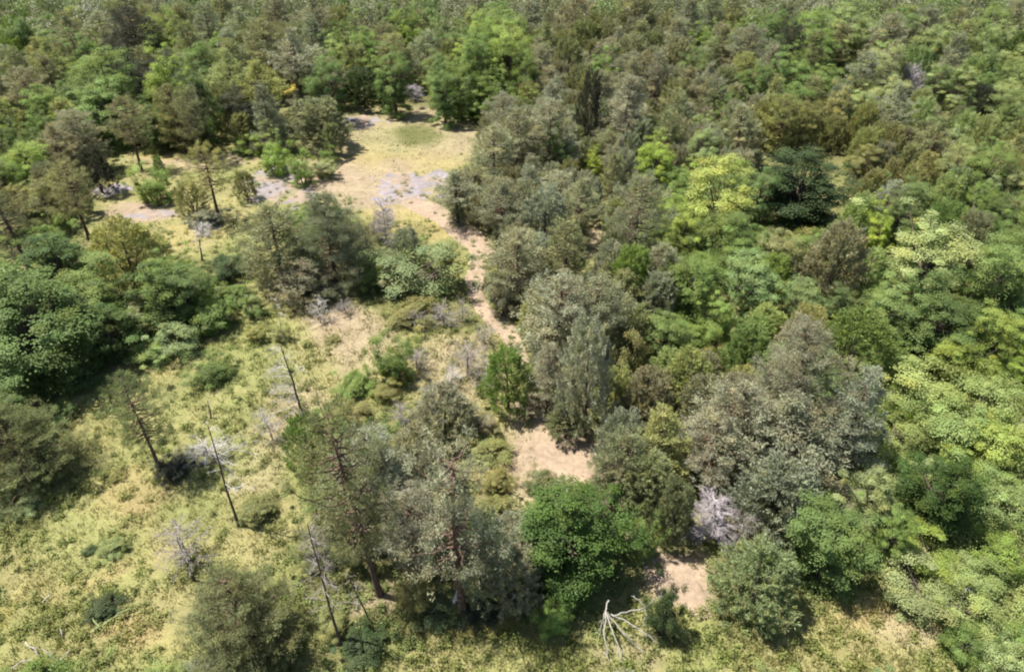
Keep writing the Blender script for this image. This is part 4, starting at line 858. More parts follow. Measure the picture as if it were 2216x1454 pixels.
('sh',-1,9.97,33.58,1.52,1.28,'grn','green shrub left of the arching light-green shrub tree'),
('sh',-1,37.16,67.11,1.55,1.17,'oly','olive-yellow shrub well in front of the blue-grey pine left of the lavender dead tree'),
('sh',-1,40.25,74.09,1.13,1.08,'oly','olive-yellow shrub right of the blue-grey pine left of the lavender dead tree'),
('sh',-1,-52.87,79.76,1.73,0.71,'oly','olive-yellow shrub left of the dusky brown pine'),
('sh',-1,-7.22,44.37,1.22,1.23,'grn','green shrub behind the olive scrub touching the shadow'),
('sh',-1,33.54,79.98,1.56,0.80,'grn','green shrub right of the dark pointed pine'),
('sh',-1,-12.69,47.68,1.87,0.74,'oly','olive-yellow shrub beyond the grey-green right crown'),
('sh',-1,-10.24,79.89,1.73,0.85,'grn','green shrub well right of the dark blue-green spruce-shaped tree'),
('sh',-1,-25.71,26.30,1.66,0.76,'und','light green shrub in front of the blue-green tree low'),
('sh',-1,44.05,71.28,0.94,0.77,'oly','olive-yellow shrub in front of the pale grey-green tree'),
('sh',-1,10.31,76.30,1.64,1.00,'oly','olive-yellow shrub behind the green tree top'),
('sh',-1,19.44,44.27,1.72,1.09,'bri','bright green shrub in front of the blue-green flank tree'),
('sh',-1,46.79,75.44,1.82,0.85,'grn','green shrub behind the pale grey-green tree'),
('sh',-1,40.01,72.12,1.52,0.71,'grn','green shrub right of the blue-grey pine left of the lavender dead tree'),
('sh',-1,-4.47,42.37,1.53,0.82,'oly','olive-yellow shrub behind the wide oak scrub'),
('sh',-1,-25.84,42.24,1.54,1.17,'oly','olive-yellow shrub behind the feathery yellow-green tree'),
('sh',-1,-25.52,44.90,0.97,1.27,'blu','blue-green shrub in front of the low dark brush'),
('sh',-1,-20.84,69.47,0.91,1.15,'oly','olive-yellow shrub left of the blue-green tree right of the yellow grass gap'),
('sh',-1,5.35,71.65,1.67,0.88,'oly','olive-yellow shrub right of the right-hand tree of the bright green grove'),
('sh',-1,22.70,72.57,1.47,0.91,'oly','olive-yellow shrub left of the green tree in the grey-brown upper'),
('sh',-1,41.20,71.84,1.19,0.87,'pal','pale green shrub left of the pale grey-green tree'),
('sh',-1,-30.55,38.17,1.79,0.74,'blu','blue-green shrub left of the dark broadleaf tree'),
('sh',-1,-1.01,72.61,1.86,1.18,'oly','olive-yellow shrub behind the grass-green tree at the corner'),
('sh',-1,41.30,68.70,1.06,1.08,'pal','pale green shrub left of the black slim juniper'),
('sh',-1,-7.79,45.94,1.15,0.73,'oly','olive-yellow shrub left of the brown-grey pine at the right edge'),
('sh',-1,19.80,33.09,1.19,0.70,'und','light green shrub left of the olive-green tree between fuzzy tree and shaded tree'),
('sh',-1,-26.65,43.77,1.66,0.70,'grn','green shrub behind the feathery yellow-green tree'),
('sh',-1,-26.44,27.47,1.13,0.73,'grn','green shrub in front of the blue-green tree low'),
('sh',-1,16.35,53.38,1.67,0.71,'grn','green shrub in front of the small tree with whitish top'),
('sh',-1,7.18,60.17,1.36,0.98,'oly','olive-yellow shrub in front of the black narrow spire juniper'),
('sh',-1,-14.23,47.75,1.21,1.11,'und','light green shrub beyond the left crown of the big pine clump'),
('sh',-1,11.96,34.83,1.22,0.76,'und','light green shrub behind the arching light-green shrub tree'),
('sh',-1,-22.25,41.78,0.96,0.80,'grn','low green shrub behind the feathery yellow-green tree'),
('sh',-1,24.61,40.83,1.32,1.17,'grn','green shrub in front of the yellow-olive tree left of the pale cream-green tree'),
('sh',-1,-37.01,53.60,1.35,0.72,'grn','green shrub right of the bright yellow-green tree'),
('sh',-1,-1.02,20.58,1.09,1.17,'oly','olive-yellow shrub left of the small olive juniper bush'),
('sh',-1,6.92,53.73,1.54,0.71,'grn','green shrub in front of the slim lime sapling'),
('sh',-1,43.27,67.82,1.65,0.96,'grn','green shrub left of the black slim juniper'),
('sh',-1,22.13,68.89,1.53,0.95,'oly','olive-yellow shrub well left of the green tree in the grey-brown upper'),
('sh',-1,-22.02,72.57,1.04,1.02,'grn','green shrub in front of the grey pine above the yellow grass gap'),
('sh',-1,25.46,29.93,1.70,0.77,'bri','bright green shrub in front of the bright yellow-leaved tree'),
('sh',-1,-22.44,40.32,1.33,0.80,'grn','low green shrub right of the feathery yellow-green tree'),
('sh',-1,30.16,33.41,1.87,0.72,'grn','green shrub right of the dark tree at the right edge'),
('sh',-1,15.47,74.28,1.18,1.23,'oly','olive-yellow shrub left of the shaded blue-green tree'),
('sh',-1,-36.91,50.45,0.96,0.70,'und','light green shrub behind the second thin-crowned pale pine nearest the left edge'),
('sh',-1,5.53,56.24,1.49,0.98,'grn','green shrub left of the slim lime sapling'),
('sh',-1,45.76,79.80,1.18,0.76,'oly','olive-yellow shrub beyond the pale grey-green tree'),
('sh',-1,-42.78,62.83,1.21,0.92,'grn','green shrub in front of the mid-green rounded tree'),
('sh',-1,10.33,17.61,1.52,0.71,'grn','green shrub behind the grey-green spreading juniper'),
('sh',-1,-20.35,39.90,1.78,0.71,'und','light green shrub left of the dark feathery bush'),
('sh',-1,32.54,37.42,0.91,0.81,'bri','bright green shrub right of the green tree at the right edge'),
('sh',-1,-35.64,54.10,1.66,0.99,'oly','olive-yellow shrub left of the dark evergreen casting a black shadow'),
('sh',-1,-0.64,22.60,1.00,0.83,'oly','low olive-yellow shrub left of the small olive juniper bush'),
('sh',-1,-16.99,48.35,1.37,0.74,'und','light green shrub right of the open yellow-olive pine'),
('sh',-1,-23.17,37.15,1.65,0.95,'und','light green shrub behind the green tree between the dark broadleaf and the feathery tree'),
('sh',-1,42.85,69.16,1.11,0.87,'oly','olive-yellow shrub left of the black slim juniper'),
('sh',-1,-3.49,56.87,1.57,1.12,'oly','olive-yellow shrub behind the grey pine with pale dead stem'),
('sh',-1,-35.75,55.45,1.87,0.73,'grn','green shrub right of the brownish pine behind the bright yellow-green tree'),
('sh',-1,16.63,43.30,1.54,0.93,'bri','bright green shrub in front of the glowing yellow-topped tree'),
('sh',-1,51.01,74.86,1.27,0.91,'oly','olive-yellow shrub well right of the pale grey-green tree'),
('sh',-1,22.90,39.22,1.63,0.85,'und','light green shrub left of the large pale cream-green tree'),
('sh',-1,-8.14,18.50,1.24,0.88,'oly','olive-yellow shrub behind the low olive bush'),
('sh',-1,-15.78,49.50,0.94,1.25,'grn','green shrub well right of the open yellow-olive pine'),
('sh',-1,-32.99,47.04,1.86,0.94,'grn','green shrub right of the thin-crowned pale pine'),
('sh',-1,-6.84,15.44,1.04,0.73,'oly','olive-yellow shrub left of the dark low bush at the foot'),
('sh',-1,-16.04,60.32,1.73,0.82,'grn','green shrub behind the low grey-green shrub'),
('sh',-1,11.25,31.67,1.29,0.86,'oly','olive-yellow shrub in front of the arching light-green shrub tree'),
('sh',-1,44.93,66.77,1.89,1.05,'pal','pale green shrub in front of the black slim juniper'),
('sh',-1,-39.63,79.26,1.06,0.74,'grn','green shrub in front of the dark pine with black flank'),
('sh',-1,6.32,59.19,1.80,0.77,'oly','low olive-yellow shrub in front of the black narrow spire juniper'),
('sh',-1,52.71,78.59,1.40,0.77,'pal','pale green shrub well in front of the pale-topped tree by the top'),
('sh',-1,-33.60,45.48,1.76,0.95,'grn','green shrub left of the slender olive pine'),
('sh',-1,-13.72,49.58,1.05,1.02,'grn','green shrub well in front of the tapering yellow-green shrub'),
('sh',-1,-30.76,42.03,1.61,0.94,'oly','olive-yellow shrub right of the pine cut by the left edge'),
('sh',-1,8.98,72.34,1.09,0.73,'oly','olive-yellow shrub in front of the green tree top'),
('sh',-1,44.96,68.35,1.74,0.81,'oly','olive-yellow shrub in front of the black slim juniper'),
('sh',-1,9.16,38.55,1.24,0.71,'grn','green shrub in front of the dense grey pine'),
('sh',-1,-10.66,46.20,1.70,0.96,'oly','low olive-yellow shrub beyond the grey-green right crown'),
('sh',-1,-31.66,39.94,1.00,1.07,'grn','green shrub in front of the pine cut by the left edge'),
('sh',-1,-21.92,70.86,1.13,1.00,'oly','olive-yellow shrub right of the right one of two layered yellow-olive pines'),
('sh',-1,-5.39,24.08,1.88,0.84,'oly','olive-yellow shrub left of the half-dead grey-green juniper'),
('sh',-1,1.59,15.52,1.54,0.73,'grn','green shrub right of the low drooping grey-olive pine'),
('sh',-1,-28.98,44.24,0.93,0.73,'oly','olive-yellow shrub in front of the slender olive pine'),
('sh',-1,27.94,53.44,1.70,0.80,'oly','olive-yellow shrub well right of the white-topped dark tree'),
('sh',-1,5.70,41.49,1.16,1.01,'oly','olive-yellow shrub left of the dense grey pine'),
('sh',-1,28.80,39.21,1.28,0.86,'grn','green shrub in front of the brownish fuzzy juniper'),
('sh',-1,27.06,43.18,0.95,0.96,'und','light green shrub right of the yellow-olive tree left of the pale cream-green tree'),
('sh',-1,-19.56,67.56,1.40,0.94,'oly','olive-yellow shrub in front of the blue-green tree right of the yellow grass gap'),
('sh',-1,22.79,46.29,1.19,0.89,'grn','green shrub in front of the white-topped dark tree'),
('sh',-1,-27.67,35.66,1.69,0.72,'blu','blue-green shrub in front of the dark broadleaf tree'),
('sh',-1,28.38,40.33,1.01,0.74,'blu','blue-green shrub left of the brownish fuzzy juniper'),
('sh',-1,18.88,14.54,1.35,0.92,'grn','green shrub right of the pale scrub in the bottom'),
('sh',-1,41.85,73.17,1.89,1.17,'oly','olive-yellow shrub left of the pale grey-green tree'),
('sh',-1,-48.84,73.61,1.74,0.92,'grn','green shrub well in front of the dusky brown pine'),
('sh',-1,10.95,50.45,1.83,0.82,'grn','green shrub in front of the vivid lime-green tree top'),
('sh',-1,-28.47,42.44,1.02,1.06,'und','light green shrub right of the pine cut by the left edge'),
('sh',-1,-31.77,44.42,1.29,0.73,'grn','green shrub in front of the slender olive pine'),
('sh',-1,-18.75,38.55,1.15,0.87,'und','light green shrub left of the small shrub with a thin dark dead stem'),
('sh',-1,29.15,45.01,1.38,0.73,'und','light green shrub behind the brownish fuzzy juniper'),
('sh',-1,17.64,45.13,0.99,0.85,'und','light green shrub right of the glowing yellow-topped tree'),
('sh',-1,15.11,34.38,1.79,0.76,'grn','green shrub in front of the yellow-green tree left of the dusky fuzzy tree'),
('sh',-1,4.76,40.36,1.52,0.85,'oly','low olive-yellow shrub left of the dense grey pine'),
('sh',-1,-1.94,49.15,1.89,0.81,'oly','olive-yellow shrub right of the brown-grey pine at the right edge'),
('sh',-1,19.93,57.13,1.12,0.99,'blu','blue-green shrub in front of the brown-grey pine above the small whitish-topped tree'),
('sh',-1,38.35,68.23,1.37,0.78,'oly','low olive-yellow shrub well in front of the blue-grey pine left of the lavender dead tree'),
('sh',-1,-28.41,30.54,1.66,1.08,'grn','green shrub left of the blue-green tree low'),
('sh',-1,-10.10,44.04,1.83,0.84,'oly','olive-yellow shrub behind the grey-green right crown'),
('sh',-1,-23.92,42.39,0.91,0.79,'blu','blue-green shrub behind the feathery yellow-green tree'),
('sh',-1,-1.22,51.48,1.30,0.75,'oly','olive-yellow shrub in front of the grey pine with pale dead stem'),
('sh',-1,-28.05,79.75,0.93,0.71,'oly','olive-yellow shrub left of the olive pine above the two layered pines'),
('sh',-1,-3.98,54.39,1.52,1.03,'oly','low olive-yellow shrub left of the grey pine with pale dead stem'),
('sh',-1,27.68,79.81,1.02,0.80,'oly','olive-yellow shrub left of the dark pointed pine'),
('sh',-1,0.94,30.00,0.91,0.72,'oly','olive-yellow shrub in front of the grey feathery pine'),
('sh',-1,22.83,21.19,1.42,0.82,'und','light green shrub right of the light scrub right of the black-hollowed tree'),
('sh',-1,-1.05,40.48,0.99,0.82,'oly','olive-yellow shrub behind the grey-green pine on the right bank'),
('sh',-1,43.06,65.74,1.12,0.73,'oly','olive-yellow shrub behind the grey-green tree at the right edge'),
('sh',-1,-32.89,44.34,1.61,0.75,'grn','green shrub behind the pine cut by the left edge'),
('sh',-1,33.89,54.87,1.12,1.07,'blu','blue-green shrub well left of the grey-green tree at the right edge'),
('sh',-1,15.14,54.15,0.99,1.07,'grn','low green shrub in front of the small tree with whitish top'),
('sh',-1,38.74,63.28,1.19,0.73,'grn','green shrub left of the grey-green tree at the right edge'),
('sh',-1,26.98,27.91,1.89,0.78,'bri','bright green shrub right of the pale green scrub below the bright yellow-leaved tree'),
('sh',-1,8.05,24.28,1.03,0.97,'oly','olive-yellow shrub behind the yellow-olive pine right of the sand patch'),
('sh',-1,41.40,70.40,1.23,0.88,'pal','low pale green shrub left of the pale grey-green tree'),
('sh',-1,26.55,72.07,1.46,0.82,'oly','low olive-yellow shrub left of the green tree in the grey-brown upper'),
('sh',-1,-41.13,71.74,1.22,1.00,'grn','green shrub behind the round green tree with scalloped top')]
OPEN=[[(-17.89, 73.75), (-11.23, 76.24), (-7.1, 73.75), (-3.15, 70.58), (-3.47, 61.94), (-4.97, 59.32), (-6.15, 54.11), (-6.15, 49.96), (-4.23, 47.68), (-0.78, 46.96), (-1.39, 43.56), (-1.93, 40.5), (-1.4, 37.74), (0.11, 35.7), (0.46, 33.58), (-1.61, 35.12), (-2.77, 38.81), (-3.32, 43.56), (-6.53, 48.42), (-10.24, 49.96), (-15.0, 55.92), (-14.45, 61.4), (-14.54, 63.03)], [(-38.11, 63.6), (-33.52, 64.39), (-25.77, 63.03), (-23.43, 60.87), (-17.87, 55.01), (-16.87, 52.39), (-18.99, 50.75), (-20.67, 49.18), (-20.99, 44.88), (-18.83, 47.68), (-15.71, 41.09), (-18.03, 44.88), (-21.52, 43.56), (-27.35, 49.18), (-30.86, 49.18), (-32.89, 52.39), (-32.02, 55.92), (-33.6, 56.86)], [(-22.54, 20.81), (-20.92, 21.59), (-19.58, 23.85), (-21.58, 26.38), (-24.0, 28.86), (-22.37, 31.21), (-21.1, 33.81), (-17.66, 32.48), (-15.69, 36.7), (-13.24, 37.21), (-8.04, 37.21), (-8.28, 33.36), (-10.0, 31.21), (-9.28, 28.86), (-11.13, 27.41), (-10.78, 24.15), (-9.65, 21.33), (-9.7, 18.4), (-8.15, 16.68), (-6.8, 13.78), (-18.48, 13.78)], [(0.51, 26.05), (1.47, 27.41), (4.08, 24.77), (3.91, 22.98), (1.98, 22.98), (0.65, 20.55), (0.04, 21.86)], [(5.5, 17.96), (7.0, 18.86), (8.3, 18.63), (7.59, 16.27), (8.11, 14.74), (14.75, 17.52), (16.17, 14.38), (15.49, 13.01), (3.12, 13.01)], [(-4.26, 14.74), (-2.6, 15.49), (2.48, 15.3), (3.12, 13.01), (-6.64, 13.01)], [(-27.05, 85.5), (-24.51, 85.5), (-22.68, 77.77), (-25.04, 77.77)], [(5.35, 48.42), (6.67, 48.42), (6.24, 44.08), (5.0, 44.08)], [(-4.91, 34.74), (-0.77, 34.74), (-0.45, 29.23), (-5.15, 29.23)], [(-38.69, 63.94), (-26.2, 64.39), (-24.42, 61.4), (-37.25, 60.87)], [(-35.81, 57.82), (-32.64, 57.82), (-30.67, 53.24), (-33.65, 53.24)], [(-33.25, 52.39), (-26.07, 52.39), (-25.02, 47.68), (-31.03, 47.68)], [(-38.29, 48.05), (-36.22, 48.05), (-32.74, 41.69), (-34.61, 41.69)], [(-32.25, 48.42), (-30.51, 48.42), (-29.52, 46.25), (-31.2, 46.25)], [(-25.51, 48.05), (-19.68, 48.8), (-18.43, 44.54), (-23.78, 43.56)], [(-21.98, 44.88), (-16.72, 44.88), (-14.96, 38.27), (-16.89, 38.81)], [(-23.54, 61.94), (-19.15, 61.94), (-14.6, 57.82), (-13.72, 53.24), (-17.23, 52.39), (-20.73, 52.39)], [(-14.55, 61.94), (-12.04, 61.94), (-10.24, 49.96), (-14.62, 55.92)], [(-27.58, 85.86), (-24.22, 85.86), (-22.08, 76.69), (-25.15, 76.69)], [(8.3, 22.41), (10.63, 22.41), (9.76, 19.09), (7.14, 18.63)], [(-2.18, 29.23), (0.52, 27.41), (0.49, 24.15), (-2.39, 24.15)], [(-12.37, 23.56), (-10.34, 24.15), (-9.05, 20.55), (-10.59, 18.86)], [(7.76, 14.74), (9.36, 14.93), (14.66, 17.31), (16.69, 14.74), (15.82, 13.01), (6.38, 13.01)], [(-1.03, 15.88), (3.3, 14.74), (3.16, 13.34), (-4.24, 13.34)], [(-11.29, 36.2), (-5.05, 36.2), (-2.63, 28.49), (-9.93, 28.49)], [(3.33, 16.89), (6.79, 17.31), (6.17, 14.03), (3.06, 14.03)], [(-17.86, 49.18), (-20.67, 49.18), (-21.52, 43.56), (-16.95, 41.09), (-12.62, 41.09), (-8.11, 37.74), (-11.47, 35.7), (-14.82, 37.74)]]
BLOBS=[(-29.06, 50.75, 3.24, 1.6, 'sand', 1.0), (-28.57, 61.4, 5.4, 2.35, 'sand', 0.8), (-20.03, 55.92, 2.32, 3.71, 'rock', 0.6), (-32.12, 63.03, 3.81, 1.78, 'gold', 0.9), (-34.48, 63.6, 2.56, 1.58, 'green', 0.6), (-24.86, 81.48, 1.14, 3.69, 'yellow', 0.8), (-13.23, 64.16, 5.59, 10.3, 'pale', 0.7), (-6.89, 65.32, 4.36, 5.89, 'pale', 0.75), (-9.4, 60.87, 4.95, 3.16, 'gold', 0.6), (-11.24, 59.32, 3.64, 2.53, 'sand', 0.6), (-15.88, 56.39, 2.33, 2.82, 'sand', 0.9), (-10.52, 66.52, 4.42, 4.12, 'green', 0.35), (-8.54, 73.75, 4.32, 2.57, 'pale', 0.8), (-6.54, 66.52, 2.65, 4.84, 'pale', 0.4), (-13.53, 60.87, 2.47, 4.22, 'gold', 0.5), (-12.91, 55.01, 2.67, 4.52, 'pale', 0.8), (-9.73, 54.11, 4.15, 3.53, 'sand', 0.6), (-8.82, 49.96, 2.49, 2.35, 'gold', 0.6), (-14.6, 57.82, 1.59, 2.93, 'sand', 0.7), (-5.09, 47.68, 1.72, 1.61, 'gold', 0.8), (-24.48, 46.25, 3.03, 2.1, 'meadow', 1.0), (-24.06, 46.96, 2.72, 1.86, 'gold', 0.5), (-19.1, 46.25, 2.02, 2.8, 'green', 0.9), (-35.05, 43.56, 1.93, 2.57, 'gold', 0.6), (-9.89, 34.74, 2.07, 3.07, 'sand', 0.7), (-8.21, 32.91, 1.33, 2.2, 'pale', 0.5), (-11.01, 36.2, 1.7, 1.25, 'sand', 0.6), (-10.6, 31.62, 1.56, 1.67, 'meadow', 0.8), (-11.15, 28.49, 1.46, 1.84, 'pale', 0.6), (-12.04, 26.38, 1.39, 2.01, 'pale', 0.5), (-11.93, 23.56, 1.31, 1.76, 'pale', 0.4), (-19.52, 28.12, 2.9, 2.17, 'green', 0.45), (-24.08, 30.0, 2.26, 1.18, 'green', 0.6), (-16.46, 32.05, 1.57, 1.7, 'green', 0.6), (-17.32, 22.41, 1.91, 0.97, 'orange', 0.4), (-16.55, 17.96, 1.13, 0.66, 'orange', 0.35), (-14.07, 15.21, 1.22, 0.56, 'orange', 0.5), (-12.4, 14.93, 0.86, 0.46, 'gold', 0.4), (-19.66, 15.98, 0.53, 0.79, 'yellow', 0.25), (-14.07, 21.59, 1.25, 0.8, 'green', 0.7), (-17.77, 19.33, 2.35, 0.95, 'green', 0.4), (-17.98, 15.68, 2.65, 1.35, 'green', 0.5), (-0.48, 15.02, 0.95, 0.56, 'yellow', 0.35), (-2.51, 14.38, 2.04, 0.72, 'meadow', 1.0), (-3.85, 17.31, 1.11, 0.85, 'sand', 0.5), (-5.24, 16.68, 1.09, 0.82, 'sand', 0.7), (-2.78, 31.21, 1.8, 2.88, 'pale', 0.6), (-4.21, 32.91, 1.07, 1.76, 'sand', 0.4), (-1.81, 32.91, 1.33, 2.2, 'pale', 0.4), (-0.17, 22.41, 1.27, 1.67, 'pale', 0.9), (-1.05, 23.56, 1.31, 1.18, 'gold', 0.5), (2.28, 24.61, 2.46, 2.16, 'sand', 1.0), (1.01, 28.12, 0.97, 1.45, 'sand', 1.0), (5.78, 46.25, 1.01, 2.8, 'pale', 1.0), (6.93, 17.52, 1.68, 1.29, 'sand', 1.0), (6.73, 14.74, 1.55, 1.1, 'green', 0.9), (6.57, 15.68, 1.06, 0.77, 'green', 0.6), (10.06, 14.38, 2.04, 0.89, 'meadow', 1.0), (14.69, 16.08, 1.97, 0.79, 'orange', 0.35), (15.41, 15.3, 1.4, 0.76, 'pale', 0.6), (13.57, 16.89, 1.1, 0.62, 'gold', 0.5), (10.95, 20.55, 1.62, 1.27, 'pale', 0.4), (4.16, 14.74, 1.03, 0.73, 'pale', 0.5), (-9.08, 67.5, 2.32, 3.22, 'lush', 0.8)]
PATH=[(7.54, 15.65, 0.35), (7.42, 16.18, 1.08), (6.93, 17.52, 1.68), (5.97, 18.52, 1.53), (4.49, 20.55, 1.62), (3.03, 22.69, 2.35), (2.39, 24.61, 2.79), (1.57, 26.72, 1.41), (1.22, 28.49, 0.83), (0.82, 31.21, 0.77), (0.27, 33.58, 0.92), (-0.65, 35.95, 1.69), (-1.82, 37.11, 1.15), (-2.52, 39.36, 1.02), (-2.44, 41.69, 1.56), (-1.96, 44.35, 2.02), (-2.98, 46.82, 2.71), (-4.66, 49.03, 2.1), (-6.64, 51.4, 2.54), (-8.5, 53.24, 1.86)]
ROCKS=[(-8.54, 55.19, 2.87, 2.91, 'large lavender-grey bare rock in front of the clearing'), (-14.86, 71.39, 2.34, 2.03, 'pale grey bare rock at the far left end of the clearing'), (-20.16, 56.39, 1.79, 3.57, 'pale grey bare rock among the clearing shrubs'), (-32.66, 55.19, 1.61, 1.45, "whitish bare rock beside the dark evergreen's shadow"), (-17.44, 53.24, 1.71, 1.72, 'pale rock shelf behind the big pine clump'), (-6.62, 57.34, 1.77, 1.73, 'grey rock strip at the right of the clearing'), (-27.82, 50.35, 2.15, 0.79, 'low pinkish rock ledge in the left clearing')]
DEADS=[
(-10.62, 77.99, 1.76, 1.4, 'lav', 'lavender-grey bare dead shrub at the far side of the clearing'),
(-12.62, 78.37, 1.57, 1.0, 'dead', 'smaller grey dead shrub left of the lavender one'),
(-6.31, 73.28, 1.67, 1.33, 'wht', 'whitish dead bush at the far right corner of the clearing'),
(-9.03, 45.65, 3.16, 1.28, 'lav', 'thin lavender-grey dead pine above the oak scrub'),
(41.75, 75.72, 4.51, 1.59, 'lav', 'lavender dead tree in the upper right wood'),
(44.31, 73.61, 1.88, 0.95, 'dead', 'small pale dead tree right of the lavender dead tree'),
(-4.17, 35.64, 1.49, 1.33, 'dead', 'tangled grey dead brush below the oak scrub'),
(-5.6, 35.24, 1.56, 0.83, 'dead', 'small grey dead brush left of the tangled brush'),
(8.56, 19.74, 2.19, 1.45, 'lav', 'bushy lilac-white dead pine at the path bend'),
(9.29, 19.03, 2.8, 0.85, 'dead', 'grey dead brush right of the lilac-white dead pine'),
(-13.38, 18.62, 2.31, 1.45, 'dead', 'grey dead pine skeleton on the lower meadow'),
(-7.38, 17.47, 3.85, 0.94, 'dead', 'grey twiggy dead sapling left of the tall pine'),
(-2.46, 30.84, 2.25, 1.51, 'dead', 'sprawling grey dead juniper left of the path'),
(-3.3, 29.95, 1.49, 0.87, 'wht', 'whitish dead brush beside the sprawling dead juniper'),
(-1.18, 29.75, 1.99, 0.86, 'wht', 'white-barked dead brush by the green juniper'),
(-11.62, 35.7, 1.73, 0.97, 'wht', 'white dead stubs in front of the big pine clump'),
(-1.49, 58.3, 3.07, 0.79, 'wht', 'pale dead stem among the clearing corner pines'),
(-14.42, 24.56, 1.16, 1.44, 'wht', 'white dead branches heaped by the leaning pole'),
(7.88, 23.2, 2.15, 0.85, 'dead', 'grey dead twigs below the brownish pine'),
(6.98, 26.13, 1.98, 0.68, 'dead', 'dusky dead twigs in the central wood'),
(5.77, 21.24, 2.34, 0.7, 'dead', 'grey dead shrub behind the bright shoulder shrub'),
(-11.86, 25.71, 2.33, 0.79, 'wht', 'pale dry dead brush at the foot of the white snag'),
(-5.32, 31.37, 1.45, 1.07, 'dead', 'grey twiggy scrub right of the round stemmed bush'),
(-1.69, 33.83, 1.5, 0.94, 'dead', 'grey twiggy scrub at the left bank of the path'),
(-4.24, 27.98, 1.49, 0.95, 'dead', 'low grey dead scrub above the half-dead juniper'),
(-5.52, 26.74, 1.4, 0.88, 'dead', "brown-grey dead scrub behind the tall pine's crown"),
(-3.02, 35.96, 1.75, 0.84, 'dead', 'thin grey dead scrub beside the path bend'),
(-10.31, 36.71, 1.24, 0.85, 'dead', 'scattered dead twigs on the tan soil by the pine clump'),
(-22.64, 46.96, 0.95, 1.19, 'wht', 'pale dead twigs at the snag above the feathery bush')]
SNAGS=[
(-10.79, 27.48, 4.63, 0.07, 'tall white-branched snag on the left meadow', 'wht', 'brk', 2.9845130209103035, 38, 0.08, 1.7, -0.55, (-0.24, 0.0)),
(-11.9, 20.35, 6.32, 0.06, 'leaning dark dead pole on the lower meadow', 'wht', 'brk', 0.3, 16, 0.3, 1.1, -0.2, (0.16, 0.0)),
(-21.45, 43.18, 3.12, 0.06, 'short dead snag in the pale grass behind the thicket', 'wht', 'brk', None, 16, 0.35, 1.0, -0.2, (0.48, 0.0)),
(-6.36, 14.78, 6.91, 0.06, 'thin dark dead tree left of the tall pine', 'dead', 'brk', None, 20, 0.35, 1.1, -0.1, (-0.05, 0.0)),
(-5.42, 15.78, 3.16, 0.04, "slim leaning dead sapling at the tall pine's foot", 'dead', 'brk', None, 12, 0.3, 0.8, -0.1, (-0.6, 0.0)),
(-12.91, 17.69, 2.81, 0.05, 'blackened stub trunk inside the grey dead pine skeleton', 'dead', 'brk', None, 10, 0.3, 0.9, 0.1, (0.15, 0.0)),
(-16.24, 37.11, 2.16, 0.04, 'thin dark dead stem in the small shrub', 'dead', 'brk', None, 6, 0.4, 0.5, -0.1, (-0.01, 0.0)),
(-2.36, 16.12, 4.16, 0.05, 'white bent dead stem before the silver pine', 'wht', 'wht', None, 9, 0.1, 0.9, -0.1, (0.6, 0.0)),
(-13.73, 34.64, 2.37, 0.03, "pale arched dead sapling by the pine clump's shadow", 'wht', 'wht', 0.0, 5, 0.5, 0.6, -0.4, (-0.03, 0.0)),
(-15.47, 27.23, 1.16, 0.05, 'short broken dark stump pole on the meadow', 'dead', 'brk', None, 4, 0.3, 0.4, -0.1, (0.12, 0.0)),
(9.29, 27.23, 3.47, 0.05, 'white dead stem in the central right wood', 'wht', 'wht', None, 12, 0.3, 0.9, -0.1, (-0.6, 0.0)),
(16.83, 24.61, 1.68, 0.05, 'pale dead snag at the foot of the conical pine', 'wht', 'wht', None, 9, 0.2, 0.9, -0.1, (-0.6, 0.0))]
